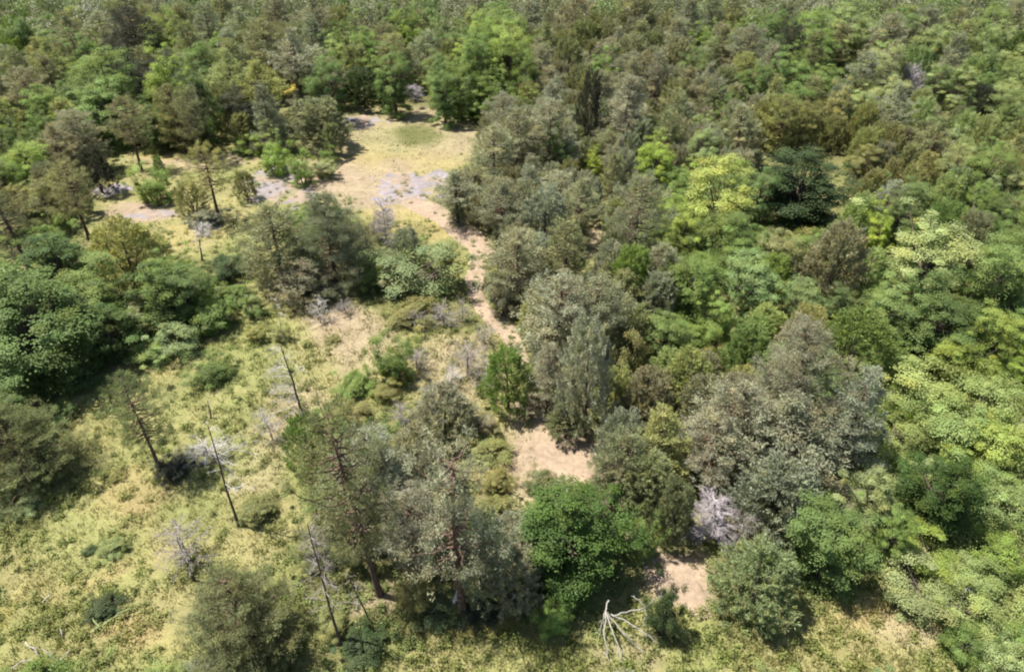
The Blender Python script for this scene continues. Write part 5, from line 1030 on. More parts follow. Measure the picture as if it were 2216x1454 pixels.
FALLEN=[('fallen_tree', 'white fan of fallen dead branches at the bottom edge', 'bleach', 0.034, [[(3.5, 15.65, 0.9), (3.41, 14.93, 0.6), (3.52, 14.08, 0.15)], [(3.52, 15.59, 0.9), (3.73, 14.75, 0.6), (4.02, 14.01, 0.15)], [(3.56, 15.59, 0.9), (4.05, 14.97, 0.55), (4.82, 14.47, 0.15)], [(3.69, 15.53, 0.85), (4.61, 15.28, 0.5), (5.55, 14.75, 0.15)], [(3.65, 15.95, 1.1), (3.5, 15.65, 0.9), (3.35, 15.4, 0.6), (3.18, 14.83, 0.1)]]), ('fallen_tree', 'crooked white dead bough right of the fallen fan', 'bleach', 0.03, [[(3.76, 15.48, 0.8), (4.45, 15.65, 0.9), (5.04, 15.66, 1.0)], [(5.04, 15.66, 1.0), (5.27, 15.92, 1.2), (5.76, 16.01, 1.3)], [(5.04, 15.66, 1.0), (5.29, 15.34, 0.7), (5.94, 15.4, 0.4)], [(5.04, 15.66, 1.0), (4.76, 15.88, 1.2), (4.47, 16.01, 1.3)], [(5.04, 15.66, 1.0), (4.98, 15.4, 0.6), (4.87, 15.33, 0.2)]]), ('fallen_tree', 'grey fallen branches crossing in the bottom left corner', 'bleach', 0.03, [[(-16.81, 13.7, 0.1), (-16.47, 14.09, 0.2), (-16.21, 14.51, 0.25)], [(-18.06, 14.84, 0.2), (-17.6, 14.54, 0.2), (-17.29, 14.33, 0.15)], [(-18.19, 13.8, 0.1), (-17.78, 14.06, 0.25), (-17.44, 14.18, 0.2)], [(-16.47, 14.09, 0.2), (-16.81, 14.24, 0.4), (-17.14, 14.45, 0.5)], [(-16.5, 13.92, 0.2), (-16.23, 13.71, 0.2), (-16.19, 13.63, 0.1)]]), ('fallen_tree', 'pale log lying below the small dark bush', 'pal', 0.05, [[(-15.83, 15.32, 0.1), (-15.4, 15.74, 0.15), (-14.87, 16.28, 0.15)], [(-15.63, 15.48, 0.15), (-15.81, 15.59, 0.3), (-16.02, 15.79, 0.3)]]), ('fallen_tree', 'short pale twig on the lower meadow', 'bleach', 0.024, [[(-18.44, 16.61, 0.1), (-18.35, 16.83, 0.15), (-18.23, 16.95, 0.15)], [(-17.28, 15.58, 0.1), (-16.96, 15.27, 0.2), (-16.87, 15.09, 0.1)]]), ('fallen_tree', 'white arching bough under the drooping grey-olive pine', 'bleach', 0.03, [[(-0.35, 15.85, 0.1), (0.0, 16.19, 0.8), (0.73, 16.31, 1.3)], [(0.56, 16.27, 1.2), (0.91, 16.24, 1.1), (1.18, 16.15, 0.8)]]), ('fallen_tree', 'long white branch reaching right from the leaning pole', 'bleach', 0.024, [[(-14.07, 24.31, 0.3), (-13.25, 24.64, 0.5), (-12.25, 25.1, 0.6)], [(-13.43, 24.52, 0.5), (-12.79, 24.52, 0.4), (-12.14, 24.41, 0.2)], [(-14.96, 24.31, 0.3), (-14.22, 24.89, 0.5), (-13.24, 25.42, 0.6)]]), ('fallen_tree', 'curved white twig in the lower right scrub', 'bleach', 0.024, [[(17.16, 16.28, 0.6), (17.42, 16.52, 1.2), (17.83, 16.08, 0.9)], [(17.42, 16.52, 1.2), (17.65, 16.31, 1.0), (17.98, 15.98, 0.6)]])]
# ---------------------------------------------------------------- helpers
def tag(o, label=None, cat=None, group=None, kind=None):
    if label: o['label'] = label
    if cat: o['category'] = cat
    if group: o['group'] = group
    if kind: o['kind'] = kind
    return o
def nz(v): return v/np.maximum(np.linalg.norm(v, axis=-1, keepdims=True), 1e-9)
class Geo:
    """collects quads"""
    def __init__(s): s.v=[]; s.q=[]; s.t=[]; s.m=[]; s.n=0
    def add(s, v, q, tint=None, mat=0):
        v=np.asarray(v,float); q=np.asarray(q,int)
        s.v.append(v); s.q.append(q+s.n); s.n+=len(v)
        if tint is None: tint=np.tile([1.0,0.0],(len(v),1))
        s.t.append(tint); s.m.append(np.full(len(q),mat,int))
    def mesh(s, name, mats, smooth=False, base=None):
        me=bpy.data.meshes.new(name)
        v=np.concatenate(s.v); q=np.concatenate(s.q); t=np.concatenate(s.t); m=np.concatenate(s.m)
        me.vertices.add(len(v)); me.vertices.foreach_set('co', v.astype(np.float32).ravel())
        me.loops.add(q.size); me.loops.foreach_set('vertex_index', q.astype(np.int32).ravel())
        me.polygons.add(len(q)); me.polygons.foreach_set('loop_start', np.arange(0,q.size,4,dtype=np.int32))
        me.polygons.foreach_set('loop_total', np.full(len(q),4,np.int32))
        me.polygons.foreach_set('material_index', m.astype(np.int32))
        if smooth: me.polygons.foreach_set('use_smooth', np.ones(len(q),bool))
        at=me.attributes.new('tint','FLOAT_VECTOR','POINT')
        at.data.foreach_set('vector', np.column_stack([t,np.zeros(len(t))]).astype(np.float32).ravel())
        if base is not None:
            b=me.attributes.new('base','FLOAT_COLOR','POINT')
            b.data.foreach_set('color', np.column_stack([base,np.ones(len(base))]).astype(np.float32).ravel())
        for x in mats: me.materials.append(x)
        me.update(calc_edges=True); me.validate()
        return me
def obj(name, me, parent=None):
    o=bpy.data.objects.new(name, me); COL.objects.link(o)
    if parent is not None: o.parent=parent
    return o
def empty(name, loc):
    o=bpy.data.objects.new(name,None); COL.objects.link(o); o.location=loc; o.empty_display_size=.3; return o
def leaves(g, C, D, N, L, W, tint, mat=0):
    """rhombic leaves: base point C, axis D, facing N"""
    D=nz(D); S=nz(np.cross(D,N)); n=len(C)
    L=np.broadcast_to(np.asarray(L,float).reshape(-1,1),(n,1)); W=np.broadcast_to(np.asarray(W,float).reshape(-1,1),(n,1))
    v=np.stack([C, C+D*L*.5+S*W*.5, C+D*L, C+D*L*.5-S*W*.5],1).reshape(-1,3)
    q=np.arange(4*n).reshape(-1,4)
    g.add(v,q,np.repeat(tint,4,0),mat)
def tube(g, pts, rad, sides=5, mat=0, tint=None):
    pts=np.asarray(pts,float); n=len(pts); rad=np.broadcast_to(rad,(n,))
    d=nz(np.gradient(pts,axis=0)); ref=np.array([0,0,1.]) if abs(d[0][2])<.8 else np.array([1.,0,0])
    s=nz(np.cross(d,ref)); u=np.cross(s,d)
    an=np.arange(sides)*2*math.pi/sides
    v=(pts[:,None]+rad[:,None,None]*(np.cos(an)[None,:,None]*s[:,None]+np.sin(an)[None,:,None]*u[:,None])).reshape(-1,3)
    q=[]
    for i in range(n-1):
        for j in range(sides):
            k=(j+1)%sides; q.append((i*sides+j,i*sides+k,(i+1)*sides+k,(i+1)*sides+j))
    g.add(v,q,None if tint is None else np.tile(tint,(len(v),1)),mat)
def curve_pts(p0, p1, sag, n, rng, wob=.0):
    t=np.linspace(0,1,n)[:,None]; p=np.asarray(p0)*(1-t)+np.asarray(p1)*t
    p[:,2:]+=sag*4*t*(1-t); p[1:-1]+=rng.normal(0,wob,(max(n-2,0),3)) if wob else 0
    return p
def rdir(rng,n): return nz(rng.normal(size=(n,3)))
# ---------------------------------------------------------------- materials
def new_mat(name):
    m=bpy.data.materials.new(name); m.use_nodes=True; nt=m.node_tree
    for x in list(nt.nodes): nt.nodes.remove(x)
    return m, nt, nt.nodes, nt.links
def foliage_mat(name, source, translucency=.34, spec=.25):
    m,nt,N,L=new_mat(name)
    if source=='object':
        ci=N.new('ShaderNodeObjectInfo'); c=ci.outputs['Color']
    else:
        ci=N.new('ShaderNodeAttribute'); ci.attribute_name='base'; c=ci.outputs['Color']
    at=N.new('ShaderNodeAttribute'); at.attribute_name='tint'
    sp=N.new('ShaderNodeSeparateXYZ'); L.new(at.outputs['Vector'],sp.inputs[0])
    mul=N.new('ShaderNodeVectorMath'); mul.operation='SCALE'; L.new(c,mul.inputs[0]); L.new(sp.outputs[0],mul.inputs['Scale'])
    warm=N.new('ShaderNodeMix'); warm.data_type='RGBA'; warm.blend_type='MULTIPLY'; L.new(sp.outputs[1],warm.inputs['Factor'])
    L.new(mul.outputs[0],warm.inputs['A']); warm.inputs['B'].default_value=(1.55,1.12,.55,1)
    p=N.new('ShaderNodeBsdfPrincipled'); L.new(warm.outputs['Result'],p.inputs['Base Color']); p.inputs['Roughness'].default_value=.5
    p.inputs['Specular IOR Level'].default_value=spec
    tr=N.new('ShaderNodeBsdfTranslucent')
    tm=N.new('ShaderNodeMix'); tm.data_type='RGBA'; tm.blend_type='MULTIPLY'; tm.inputs['Factor'].default_value=1
    L.new(warm.outputs['Result'],tm.inputs['A']); tm.inputs['B'].default_value=(1.25,1.35,.75,1); L.new(tm.outputs['Result'],tr.inputs['Color'])
    mx=N.new('ShaderNodeMixShader'); mx.inputs[0].default_value=translucency
    L.new(p.outputs[0],mx.inputs[1]); L.new(tr.outputs[0],mx.inputs[2])
    o=N.new('ShaderNodeOutputMaterial'); L.new(mx.outputs[0],o.inputs[0]); return m
def bark_mat(name, c1, c2, objcol=False):
    m,nt,N,L=new_mat(name)
    tc=N.new('ShaderNodeTexCoord'); mp=N.new('ShaderNodeMapping'); mp.inputs['Scale'].default_value=(9,9,2.2); L.new(tc.outputs['Object'],mp.inputs[0])
    nz_=N.new('ShaderNodeTexNoise'); nz_.inputs['Scale'].default_value=1.6; nz_.inputs['Detail'].default_value=5; L.new(mp.outputs[0],nz_.inputs['Vector'])
    r=N.new('ShaderNodeValToRGB'); r.color_ramp.elements[0].position=.35; r.color_ramp.elements[1].position=.7
    r.color_ramp.elements[0].color=(*c1,1); r.color_ramp.elements[1].color=(*c2,1); L.new(nz_.outputs[0],r.inputs[0])
    col=r.outputs[0]
    if objcol:
        oi=N.new('ShaderNodeObjectInfo'); mx=N.new('ShaderNodeMix'); mx.data_type='RGBA'; mx.blend_type='MULTIPLY'; mx.inputs['Factor'].default_value=1
        L.new(col,mx.inputs['A']); L.new(oi.outputs['Color'],mx.inputs['B']); col=mx.outputs['Result']
    p=N.new('ShaderNodeBsdfPrincipled'); p.inputs['Roughness'].default_value=.85; p.inputs['Specular IOR Level'].default_value=.2; L.new(col,p.inputs['Base Color'])
    b=N.new('ShaderNodeBump'); b.inputs['Strength'].default_value=.5; b.inputs['Distance'].default_value=.03; L.new(nz_.outputs[0],b.inputs['Height']); L.new(b.outputs[0],p.inputs['Normal'])
    o=N.new('ShaderNodeOutputMaterial'); L.new(p.outputs[0],o.inputs[0]); return m
def ground_mat(name, attr=True, c=(.3,.27,.13), rough=.95, vary=(.84,1.14), scales=(.35,2.3,11.0), bump=.06):
    """regional colour of the soil or turf (attribute 'base'), broken up by three sizes of noise"""
    m,nt,N,L=new_mat(name)
    tc=N.new('ShaderNodeTexCoord')
    if attr:
        at=N.new('ShaderNodeAttribute'); at.attribute_name='base'; col=at.outputs['Color']
    else:
        rg=N.new('ShaderNodeRGB'); rg.outputs[0].default_value=(*c,1); col=rg.outputs[0]
    hs=None
    for i,sc in enumerate(scales):
        n=N.new('ShaderNodeTexNoise'); n.inputs['Scale'].default_value=sc; n.inputs['Detail'].default_value=4; n.inputs['Roughness'].default_value=.62
        L.new(tc.outputs['Object'],n.inputs['Vector'])
        mr=N.new('ShaderNodeMapRange'); mr.inputs['From Min'].default_value=.32; mr.inputs['From Max'].default_value=.68
        mr.inputs['To Min'].default_value=vary[0]; mr.inputs['To Max'].default_value=vary[1]; L.new(n.outputs[0],mr.inputs['Value'])
        sc_=N.new('ShaderNodeVectorMath'); sc_.operation='SCALE'; L.new(col,sc_.inputs[0]); L.new(mr.outputs[0],sc_.inputs['Scale']); col=sc_.outputs[0]; hs=n
    p=N.new('ShaderNodeBsdfPrincipled'); p.inputs['Roughness'].default_value=rough; p.inputs['Specular IOR Level'].default_value=.15; L.new(col,p.inputs['Base Color'])
    b=N.new('ShaderNodeBump'); b.inputs['Strength'].default_value=.6; b.inputs['Distance'].default_value=bump; L.new(hs.outputs[0],b.inputs['Height']); L.new(b.outputs[0],p.inputs['Normal'])
    o=N.new('ShaderNodeOutputMaterial'); L.new(p.outputs[0],o.inputs[0]); return m
M_NEEDLE=foliage_mat('needles','object',.32,.1)
M_LEAF=foliage_mat('leaves','object',.42,.12)
M_FAR=foliage_mat('far_leaves','base',.28,.25)
M_GRASS=foliage_mat('grass','base',.35,.15)
M_BARK=bark_mat('bark',(.045,.035,.028),(.13,.10,.08))
M_PINEBARK=bark_mat('pine_bark',(.055,.036,.026),(.16,.10,.07))
M_DEAD=bark_mat('dead_wood',(.62,.60,.58),(1,1,1),True)
M_GROUND=ground_mat('ground_turf')
M_PATH=ground_mat('path_sand',False,(.238,.180,.128),vary=(.82,1.14),scales=(.5,3.5,16.0),bump=.03)
M_ROCK=ground_mat('limestone',True,vary=(.80,1.14),scales=(.6,2.2,14.0),bump=.04)
# ---------------------------------------------------------------- ground colours and height
def hash_noise(x,y,s,seed):
    """smooth value noise"""
    r=np.random.default_rng(seed).random((64,64)); u=x/s; v=y/s
    i=np.floor(u).astype(int); j=np.floor(v).astype(int); f=u-i; g=v-j; f=f*f*(3-2*f); g=g*g*(3-2*g)
    a=r[i%64,j%64]; b=r[(i+1)%64,j%64]; c=r[i%64,(j+1)%64]; d=r[(i+1)%64,(j+1)%64]
    return (a*(1-f)+b*f)*(1-g)+(c*(1-f)+d*f)*g
def fbm(x,y,s,seed): return .55*hash_noise(x,y,s,seed)+.3*hash_noise(x,y,s*.47,seed+1)+.15*hash_noise(x,y,s*.21,seed+2)
def gz(x,y):
    x=np.asarray(x,float); y=np.asarray(y,float)
    return (hash_noise(x,y,9.0,5)-.5)*.22+(hash_noise(x,y,2.6,6)-.5)*.07
def in_poly(x,y,poly):
    c=np.zeros(x.shape,bool); n=len(poly)
    for i in range(n):
        x1,y1=poly[i]; x2,y2=poly[i-1]
        if y1==y2: continue
        c^=((y1>y)!=(y2>y))&(x<(x2-x1)*(y-y1)/(y2-y1)+x1)
    return c
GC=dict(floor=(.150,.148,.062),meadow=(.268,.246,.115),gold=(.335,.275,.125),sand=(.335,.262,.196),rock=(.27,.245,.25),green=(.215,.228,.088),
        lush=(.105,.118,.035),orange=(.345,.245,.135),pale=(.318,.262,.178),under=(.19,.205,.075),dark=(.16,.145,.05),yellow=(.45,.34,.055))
def ground_color(x,y):
    x=np.asarray(x,float); y=np.asarray(y,float)
    wx=x+(fbm(x,y,3.0,21)-.5)*2.6; wy=y+(fbm(x,y,3.0,31)-.5)*2.6
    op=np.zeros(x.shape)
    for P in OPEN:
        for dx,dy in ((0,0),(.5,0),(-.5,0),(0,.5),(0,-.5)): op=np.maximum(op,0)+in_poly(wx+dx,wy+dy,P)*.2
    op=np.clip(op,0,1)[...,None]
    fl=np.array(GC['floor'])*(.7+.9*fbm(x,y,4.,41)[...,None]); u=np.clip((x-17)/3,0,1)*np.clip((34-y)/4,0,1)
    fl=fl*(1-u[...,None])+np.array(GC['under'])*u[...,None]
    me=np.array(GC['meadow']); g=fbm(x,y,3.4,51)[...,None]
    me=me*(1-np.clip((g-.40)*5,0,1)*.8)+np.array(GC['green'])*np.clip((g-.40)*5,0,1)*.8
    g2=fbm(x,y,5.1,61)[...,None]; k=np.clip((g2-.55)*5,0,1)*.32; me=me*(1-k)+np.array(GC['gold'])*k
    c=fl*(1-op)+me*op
    for (bx,by,rx,ry,name,s) in BLOBS:
        d=np.sqrt(((wx-bx)/rx)**2+((wy-by)/ry)**2); k=(np.clip((1.25-d)/.55,0,1)*s)[...,None]
        c=c*(1-k)+np.array(GC[name])*k
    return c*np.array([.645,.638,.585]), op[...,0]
# ground: fine grid in view, stretched out to the horizon
gx=np.concatenate([[-3000,-900,-300,-160],np.arange(-100,-40,1.2),np.arange(-40,40,.33),np.arange(40,101,1.2),[160,300,900,3000]])
gy=np.concatenate([[-3000,-900,-200,-40],np.arange(-10,10,1.5),np.arange(10,75,.33),np.arange(75,131,1.2),[170,300,900,3000]])
X,Y=np.meshgrid(gx,gy); x_,y_=X.ravel(),Y.ravel()
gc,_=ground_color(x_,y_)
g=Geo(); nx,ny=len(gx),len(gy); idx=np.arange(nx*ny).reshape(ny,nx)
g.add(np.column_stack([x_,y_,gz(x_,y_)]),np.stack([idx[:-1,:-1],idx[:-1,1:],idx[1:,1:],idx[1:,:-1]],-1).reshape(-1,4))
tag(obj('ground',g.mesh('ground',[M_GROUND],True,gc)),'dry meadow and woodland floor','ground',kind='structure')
# path: sandy strip with ragged edges
def path_mesh():
    P=np.array(PATH); s=np.concatenate([[0],np.cumsum(np.hypot(*np.diff(P[:,:2],axis=0).T))]); n=int(s[-1]/.22)
    t=np.linspace(0,s[-1],n); px=np.interp(t,s,P[:,0]); py=np.interp(t,s,P[:,1]); w=np.interp(t,s,P[:,2])
    ker=np.ones(9)/9; sm=lambda a: np.convolve(np.pad(a,4,'edge'),ker,'valid')
    px,py,w=sm(px),sm(py),sm(w); d=nz(np.column_stack([np.gradient(px),np.gradient(py)])); nrm=np.column_stack([-d[:,1],d[:,0]])
    rng=np.random.default_rng(3); K=9; V=[]
    for side in range(K):
        f=side/(K-1)*2-1; j=(fbm(px*1.0+side*0,py+f*7,1.1,71)-.5)*1.1*abs(f)+rng.normal(0,.10,n)*abs(f)
        q=np.column_stack([px,py])+nrm*((f*w/2)+np.sign(f)*j*np.minimum(w,1.5)*.5)[:,None]
        z=gz(q[:,0],q[:,1])+.022-.05*(abs(f)>.99)
        V.append(np.column_stack([q,z]))
    V=np.stack(V,1); i=np.arange(n*K).reshape(n,K)
    g=Geo(); g.add(V.reshape(-1,3),np.stack([i[:-1,:-1],i[1:,:-1],i[1:,1:],i[:-1,1:]],-1).reshape(-1,4)); return g.mesh('path',[M_PATH],True)
tag(obj('path',path_mesh()),'narrow pinkish sand footpath winding up to the clearing','path',kind='structure')
# bare limestone showing through the turf: low uneven slabs
def rock_mesh(i,cx,cy_,rx,ry):
    """ragged pavement: a fine grid, kept where the rock breaks through the soil, in low steps"""
    s=.14; xs=np.arange(cx-rx*1.35,cx+rx*1.35,s); ys=np.arange(cy_-ry*1.35,cy_+ry*1.35,s); X,Y=np.meshgrid(xs,ys)
    fld=1.02-np.sqrt(((X-cx)/rx)**2+((Y-cy_)/ry)**2)+1.5*(fbm(X,Y,1.5,81+i)-.5)+.5*(hash_noise(X,Y,.4,91+i)-.5)
    st=np.floor(fbm(X*.8+Y*.25,Y*1.6,1.3,101+i)*6)/6; Z=gz(X,Y)+np.clip(fld,-.1,.35)*.14+(st-.5)*.09*(fld>.08)-.01
    n0,n1=X.shape; idx=np.arange(n0*n1).reshape(n0,n1); q=np.stack([idx[:-1,:-1],idx[:-1,1:],idx[1:,1:],idx[1:,:-1]],-1).reshape(-1,4)
    q=q[(fld.ravel()[q]>0).sum(1)>=3]; u,inv=np.unique(q,return_inverse=True); x,y=X.ravel()[u],Y.ravel()[u]
    jit=np.random.default_rng(i).normal(0,.03,(len(u),2)); g=Geo(); g.add(np.column_stack([x+jit[:,0],y+jit[:,1],Z.ravel()[u]]),inv.reshape(-1,4))
    k=np.clip((fbm(x,y,1.5,201+i)-.47)*7+.25,0,1)[:,None]
    return g.mesh('bare_rock',[M_ROCK],False,np.array([.215,.168,.124])*(1-k)+np.array([.190,.168,.170])*k)
for i,(cx,cy_,rx,ry,lab) in enumerate(ROCKS):
    tag(obj('bare_rock',rock_mesh(i,cx,cy_,rx,ry)),lab,'rock','bare limestone in the clearing','structure')
# ---------------------------------------------------------------- tree kinds (each a trunk mesh and a crown mesh)
def trunk_geo(rng,H,r0,top=.93,lean=.12,mat=0,sides=7):
    n=9; t=np.linspace(0,1,n); p=np.column_stack([np.zeros(n),np.zeros(n),t*H*top-.12])
    w=np.cumsum(rng.normal(0,lean*.35,(n,2)),0)*np.linspace(0,1,n)[:,None]; p[:,:2]+=w
    r=r0*(1-.86*t)+r0*.5*np.exp(-t*22)
    return p,r
def pine(seed,H=8.0,R=2.1,z0=.12,shape='round',dens=1.0,fine=False):
    rng=np.random.default_rng(seed); gt=Geo(); gc=Geo()
    tp,tr=trunk_geo(rng,H,.15); tube(gt,tp,tr,7)
    C=[];D=[];TT=[]
    z=z0*H
    while z<H*.985:
        f=(z/H-z0)/(1-z0)
        if shape=='round': prof=math.sin(math.pi*min(1,(.22+.80*f)))**.65 if f<.97 else .3
        elif shape=='cone': prof=(1-f)**.72*.95+.10
        else: prof=(.55+.45*math.sin(f*9+seed))*math.sin(math.pi*min(1,.15+.83*f))**.6+.08
        nb=int(rng.integers(4,7)); a0=rng.random()*6.28
        for b in range(nb):
            a=a0+b*6.283/nb+rng.normal(0,.25); Lb=R*prof*rng.uniform(.62,1.16)
            if Lb<.18: Lb=.18
            if rng.random()<.07: continue
            x0=np.array([np.interp(z,tp[:,2],tp[:,0]),np.interp(z,tp[:,2],tp[:,1]),z]); rise=Lb*(rng.uniform(-.05,.30)+.35*f)
            n=7; t=np.linspace(0,1,n)[:,None]; hd=np.array([math.cos(a),math.sin(a),0])
            bp=x0+hd*Lb*t+np.array([0,0,1])*(rise*t**1.6-.10*Lb*np.sin(t*math.pi)); bp[1:]+=rng.normal(0,.035*Lb,(n-1,3))
            tube(gt,bp,np.linspace(.028+.012*Lb,.008,n),4)
            side=np.array([-hd[1],hd[0],0])
            nt=max(4,int(Lb*8.5*dens))
            tone=rng.normal(1,.17); wm=np.clip(rng.normal(.0,.12),0,.5)
            for k in range(nt):
                u=rng.uniform(.28,1.03)**.8; q=np.array([np.interp(u,t[:,0],bp[:,c]) for c in range(3)])
                sp=(1.0-.55*u)*Lb*.34*rng.normal(0,.75)
                C.append(q+side*sp+hd*abs(sp)*.35+np.array([0,0,rng.uniform(-.05,.16)])); D.append(hd*(.55)+side*np.sign(sp)*.5+np.array([0,0,.65])); TT.append((max(.45,tone*rng.normal(1,.15)),wm))
        z+=rng.uniform(.24,.42)*(H/8)
    C=np.array(C);D=nz(np.array(D));TT=np.array(TT); m=34 if fine else 18; n=len(C)
    Cn=np.repeat(C,m,0)+rng.normal(0,.085,(n*m,3)); Dn=nz(np.repeat(D,m,0)*.75+rdir(rng,n*m)); tn=np.repeat(TT,m,0)*np.column_stack([rng.uniform(.92,1.08,n*m),np.ones(n*m)])
    leaves(gc,Cn,Dn,rdir(rng,n*m),rng.uniform(.11,.22,n*m)*(.8 if fine else 1),rng.uniform(.028,.05,n*m)*(.58 if fine else 1),tn)
    return gt,gc
def juniper(seed,H=5.0,R=1.5,power=.6,dens=1.0):
    rng=np.random.default_rng(seed); gt=Geo(); gc=Geo(); tp,tr=trunk_geo(rng,H,.11); tube(gt,tp,tr,6)
    for k in range(3):
        a=rng.random()*6.28; e_=np.array([math.cos(a)*R*.45,math.sin(a)*R*.45,H*rng.uniform(.55,.8)]); p=curve_pts((0,0,.1),e_,-.1,6,rng,.04); tube(gt,p,np.linspace(.07,.015,6),5)
    n=int(430*dens); f=rng.random(n)**.85; a=rng.random(n)*6.283; rim=np.sin(np.pi*np.clip(.10+.90*(1-f),0,1)**1.0*.62)**power
    lump=1+.20*np.sin(3*a+5*f+seed)+.15*np.sin(5*a-9*f+seed*2)
    r=R*rim*lump*rng.uniform(.45,1.05,n)**.55
    C=np.column_stack([r*np.cos(a),r*np.sin(a),.10*H+f*H*.86])
    out=np.column_stack([np.cos(a),np.sin(a),np.zeros(n)]); D=nz(out*.75+np.array([0,0,.85])+rng.normal(0,.2,(n,3)))
    ln=rng.uniform(.30,.62,n)*(H/5)**.5; tone=rng.normal(1,.17,n).clip(.5,1.6); wm=np.clip(rng.normal(0,.15,n),0,.5)
    m=48; u=rng.random((n*m,1)); base=np.repeat(C,m,0)+np.repeat(D*ln[:,None],m,0)*u+rng.normal(0,.085,(n*m,3))*(1.15-u)
    Dn=nz(np.repeat(D,m,0)*.9+rdir(rng,n*m)*.75)
    leaves(gc,base,Dn,rdir(rng,n*m),rng.uniform(.10,.2,n*m),rng.uniform(.03,.055,n*m),np.column_stack([np.repeat(tone,m)*rng.uniform(.92,1.08,n*m),np.repeat(wm,m)]))
    return gt,gc
def broadleaf(seed,H=6.5,R=2.0,z0=.0,nc=92,m=240,leaf=.098,multi=1,rag=.11):
    rng=np.random.default_rng(seed); gt=Geo(); gc=Geo()
    cz=H*(z0+(1-z0)*.48); hz=H*(1-z0)*.5
    lob=rdir(rng,7); lob[:,2]=abs(lob[:,2])*.8; lob=nz(lob); la=rng.uniform(.15,.50,7)
    d=rdir(rng,nc*2); d=d[d[:,2]>-.86][:nc]; nc=len(d)
    mod=.62+(np.clip(d@lob.T,0,1)**5*la).sum(1)+rng.normal(0,rag,nc)+.28*(rng.random(nc)<rag)
    rf=rng.uniform(.28,1,nc)**.42
    C=np.array([0,0,cz])+d*np.array([R,R,hz])*(rf*mod)[:,None]
    ns=nc//4; sa=rng.random(ns)*6.283; sr=rng.uniform(.45,.92,ns)*R*.8; sk=np.column_stack([np.cos(sa)*sr,np.sin(sa)*sr,rng.uniform(.04,.30,ns)*H])
    C=np.concatenate([C,sk]); rf=np.concatenate([rf,np.ones(ns)*.9]); nc+=ns
    S=rng.uniform(.10,.30,nc)*R*(1.1-.3*rf); tone=rng.normal(1,.13,nc).clip(.6,1.4); wm=np.clip(rng.normal(.02,.14,nc),0,.6)
    n=nc*m; dd=rdir(rng,n); rr=rng.random((n,1))**.5*(1+.55*(rng.random((n,1))<.12))
    P=np.repeat(C,m,0)+dd*np.repeat(S,m)[:,None]*rr*np.array([1.15,1.15,.72])
    out=nz(np.repeat(C,m,0)-np.array([0,0,cz-.3*hz]))
    Nn=nz(out*.45+np.array([0,0,.55])+dd*.45+rdir(rng,n)*.5); Dn=np.cross(Nn,rdir(rng,n))
    leaves(gc,P,Dn,Nn,rng.uniform(.75,1.3,n)*leaf,rng.uniform(.6,.9,n)*leaf*.72,np.column_stack([np.repeat(tone,m)*rng.uniform(.9,1.1,n),np.repeat(wm,m)]))
    if multi==1:
        tp,tr=trunk_geo(rng,H*.75,.16); tube(gt,tp,tr,7); st=[tp[5],tp[6],tp[4],tp[7]]
    else:
        st=[]
        for k in range(multi):
            a=k*6.28/multi+rng.random(); e_=np.array([math.cos(a)*R*.45,math.sin(a)*R*.45,H*.5]); p=curve_pts((math.cos(a)*.12,math.sin(a)*.12,-.08),e_,.1,6,rng,.03); tube(gt,p,np.linspace(.05,.018,6),5); st.append(p[4])
    for k in range(0,nc,2 if multi==1 else 3):
        s=st[k%len(st)]; p=curve_pts(s,C[k],-.08*R,5,rng,.03*R); tube(gt,p,np.linspace(.05 if multi==1 else .02,.009,5),4)
    return gt,gc
KIND={}
def reg(kind,name,cat,mats,geos,H,R):
    lst=[]; hs=[]; rs=[]
    for gt,gc in geos:
        v=np.concatenate(gc.v); hs.append(np.percentile(v[:,2],99.7)); rs.append(np.percentile(np.hypot(v[:,0],v[:,1]),dict(pf=89,ph=92,jn=93,bl=95,sh=95)[kind]))
    for gt,gc in geos: lst.append((gt.mesh(name+'_trunk',[mats[0]],True),gc.mesh(name+'_crown',[mats[1]])))
    KIND[kind]=(name,cat,lst,hs,rs)
reg('pf','pine_tree','pine',(M_PINEBARK,M_NEEDLE),[pine(1,8,2.1,.06,'round'),pine(2,8,2.1,.10,'cone'),pine(3,8,2.1,.08,'open'),pine(4,8,2.1,.05,'cone',1.15),pine(5,8,2.1,.12,'round',1.1),pine(6,8,3.2,.03,'cone',1.25,True),pine(7,7,2.4,.03,'round',1.1,True)],8,2.15)
reg('ph','pine_tree','pine',(M_PINEBARK,M_NEEDLE),[pine(11,8,2.0,.40,'round',.6,True),pine(12,8,2.0,.36,'open',.58,True),pine(13,8,2.0,.44,'round',.55,True)],8,2.1)
reg('jn','juniper_tree','juniper',(M_BARK,M_NEEDLE),[juniper(21,5,1.5,.6),juniper(22,5,1.5,.75),juniper(23,5,1.5,.5,1.1),juniper(24,5,1.5,.9,.9)],5.1,1.6)
reg('bl','broadleaf_tree','tree',(M_BARK,M_LEAF),[broadleaf(31),broadleaf(32),broadleaf(33,z0=.05),broadleaf(34,z0=.0,nc=150,m=200),broadleaf(35,z0=.02,nc=80),broadleaf(36,z0=.0,nc=190,m=190,rag=.05)],6.5,2.1)
reg('sh','shrub','shrub',(M_BARK,M_LEAF),[broadleaf(41,2.2,1.4,.02,60,190,.078,5),broadleaf(42,2.2,1.4,.0,60,190,.078,6),broadleaf(43,2.2,1.4,.04,52,200,.074,5),broadleaf(44,2.2,1.4,.02,70,170,.074,6)],2.25,1.45)
GROUP=dict(pf='pines of the wood',ph='pines of the wood',jn='junipers among the pines',bl='broadleaf trees of the wood',sh='shrubs of the meadow and wood')
rg=random.Random(5)
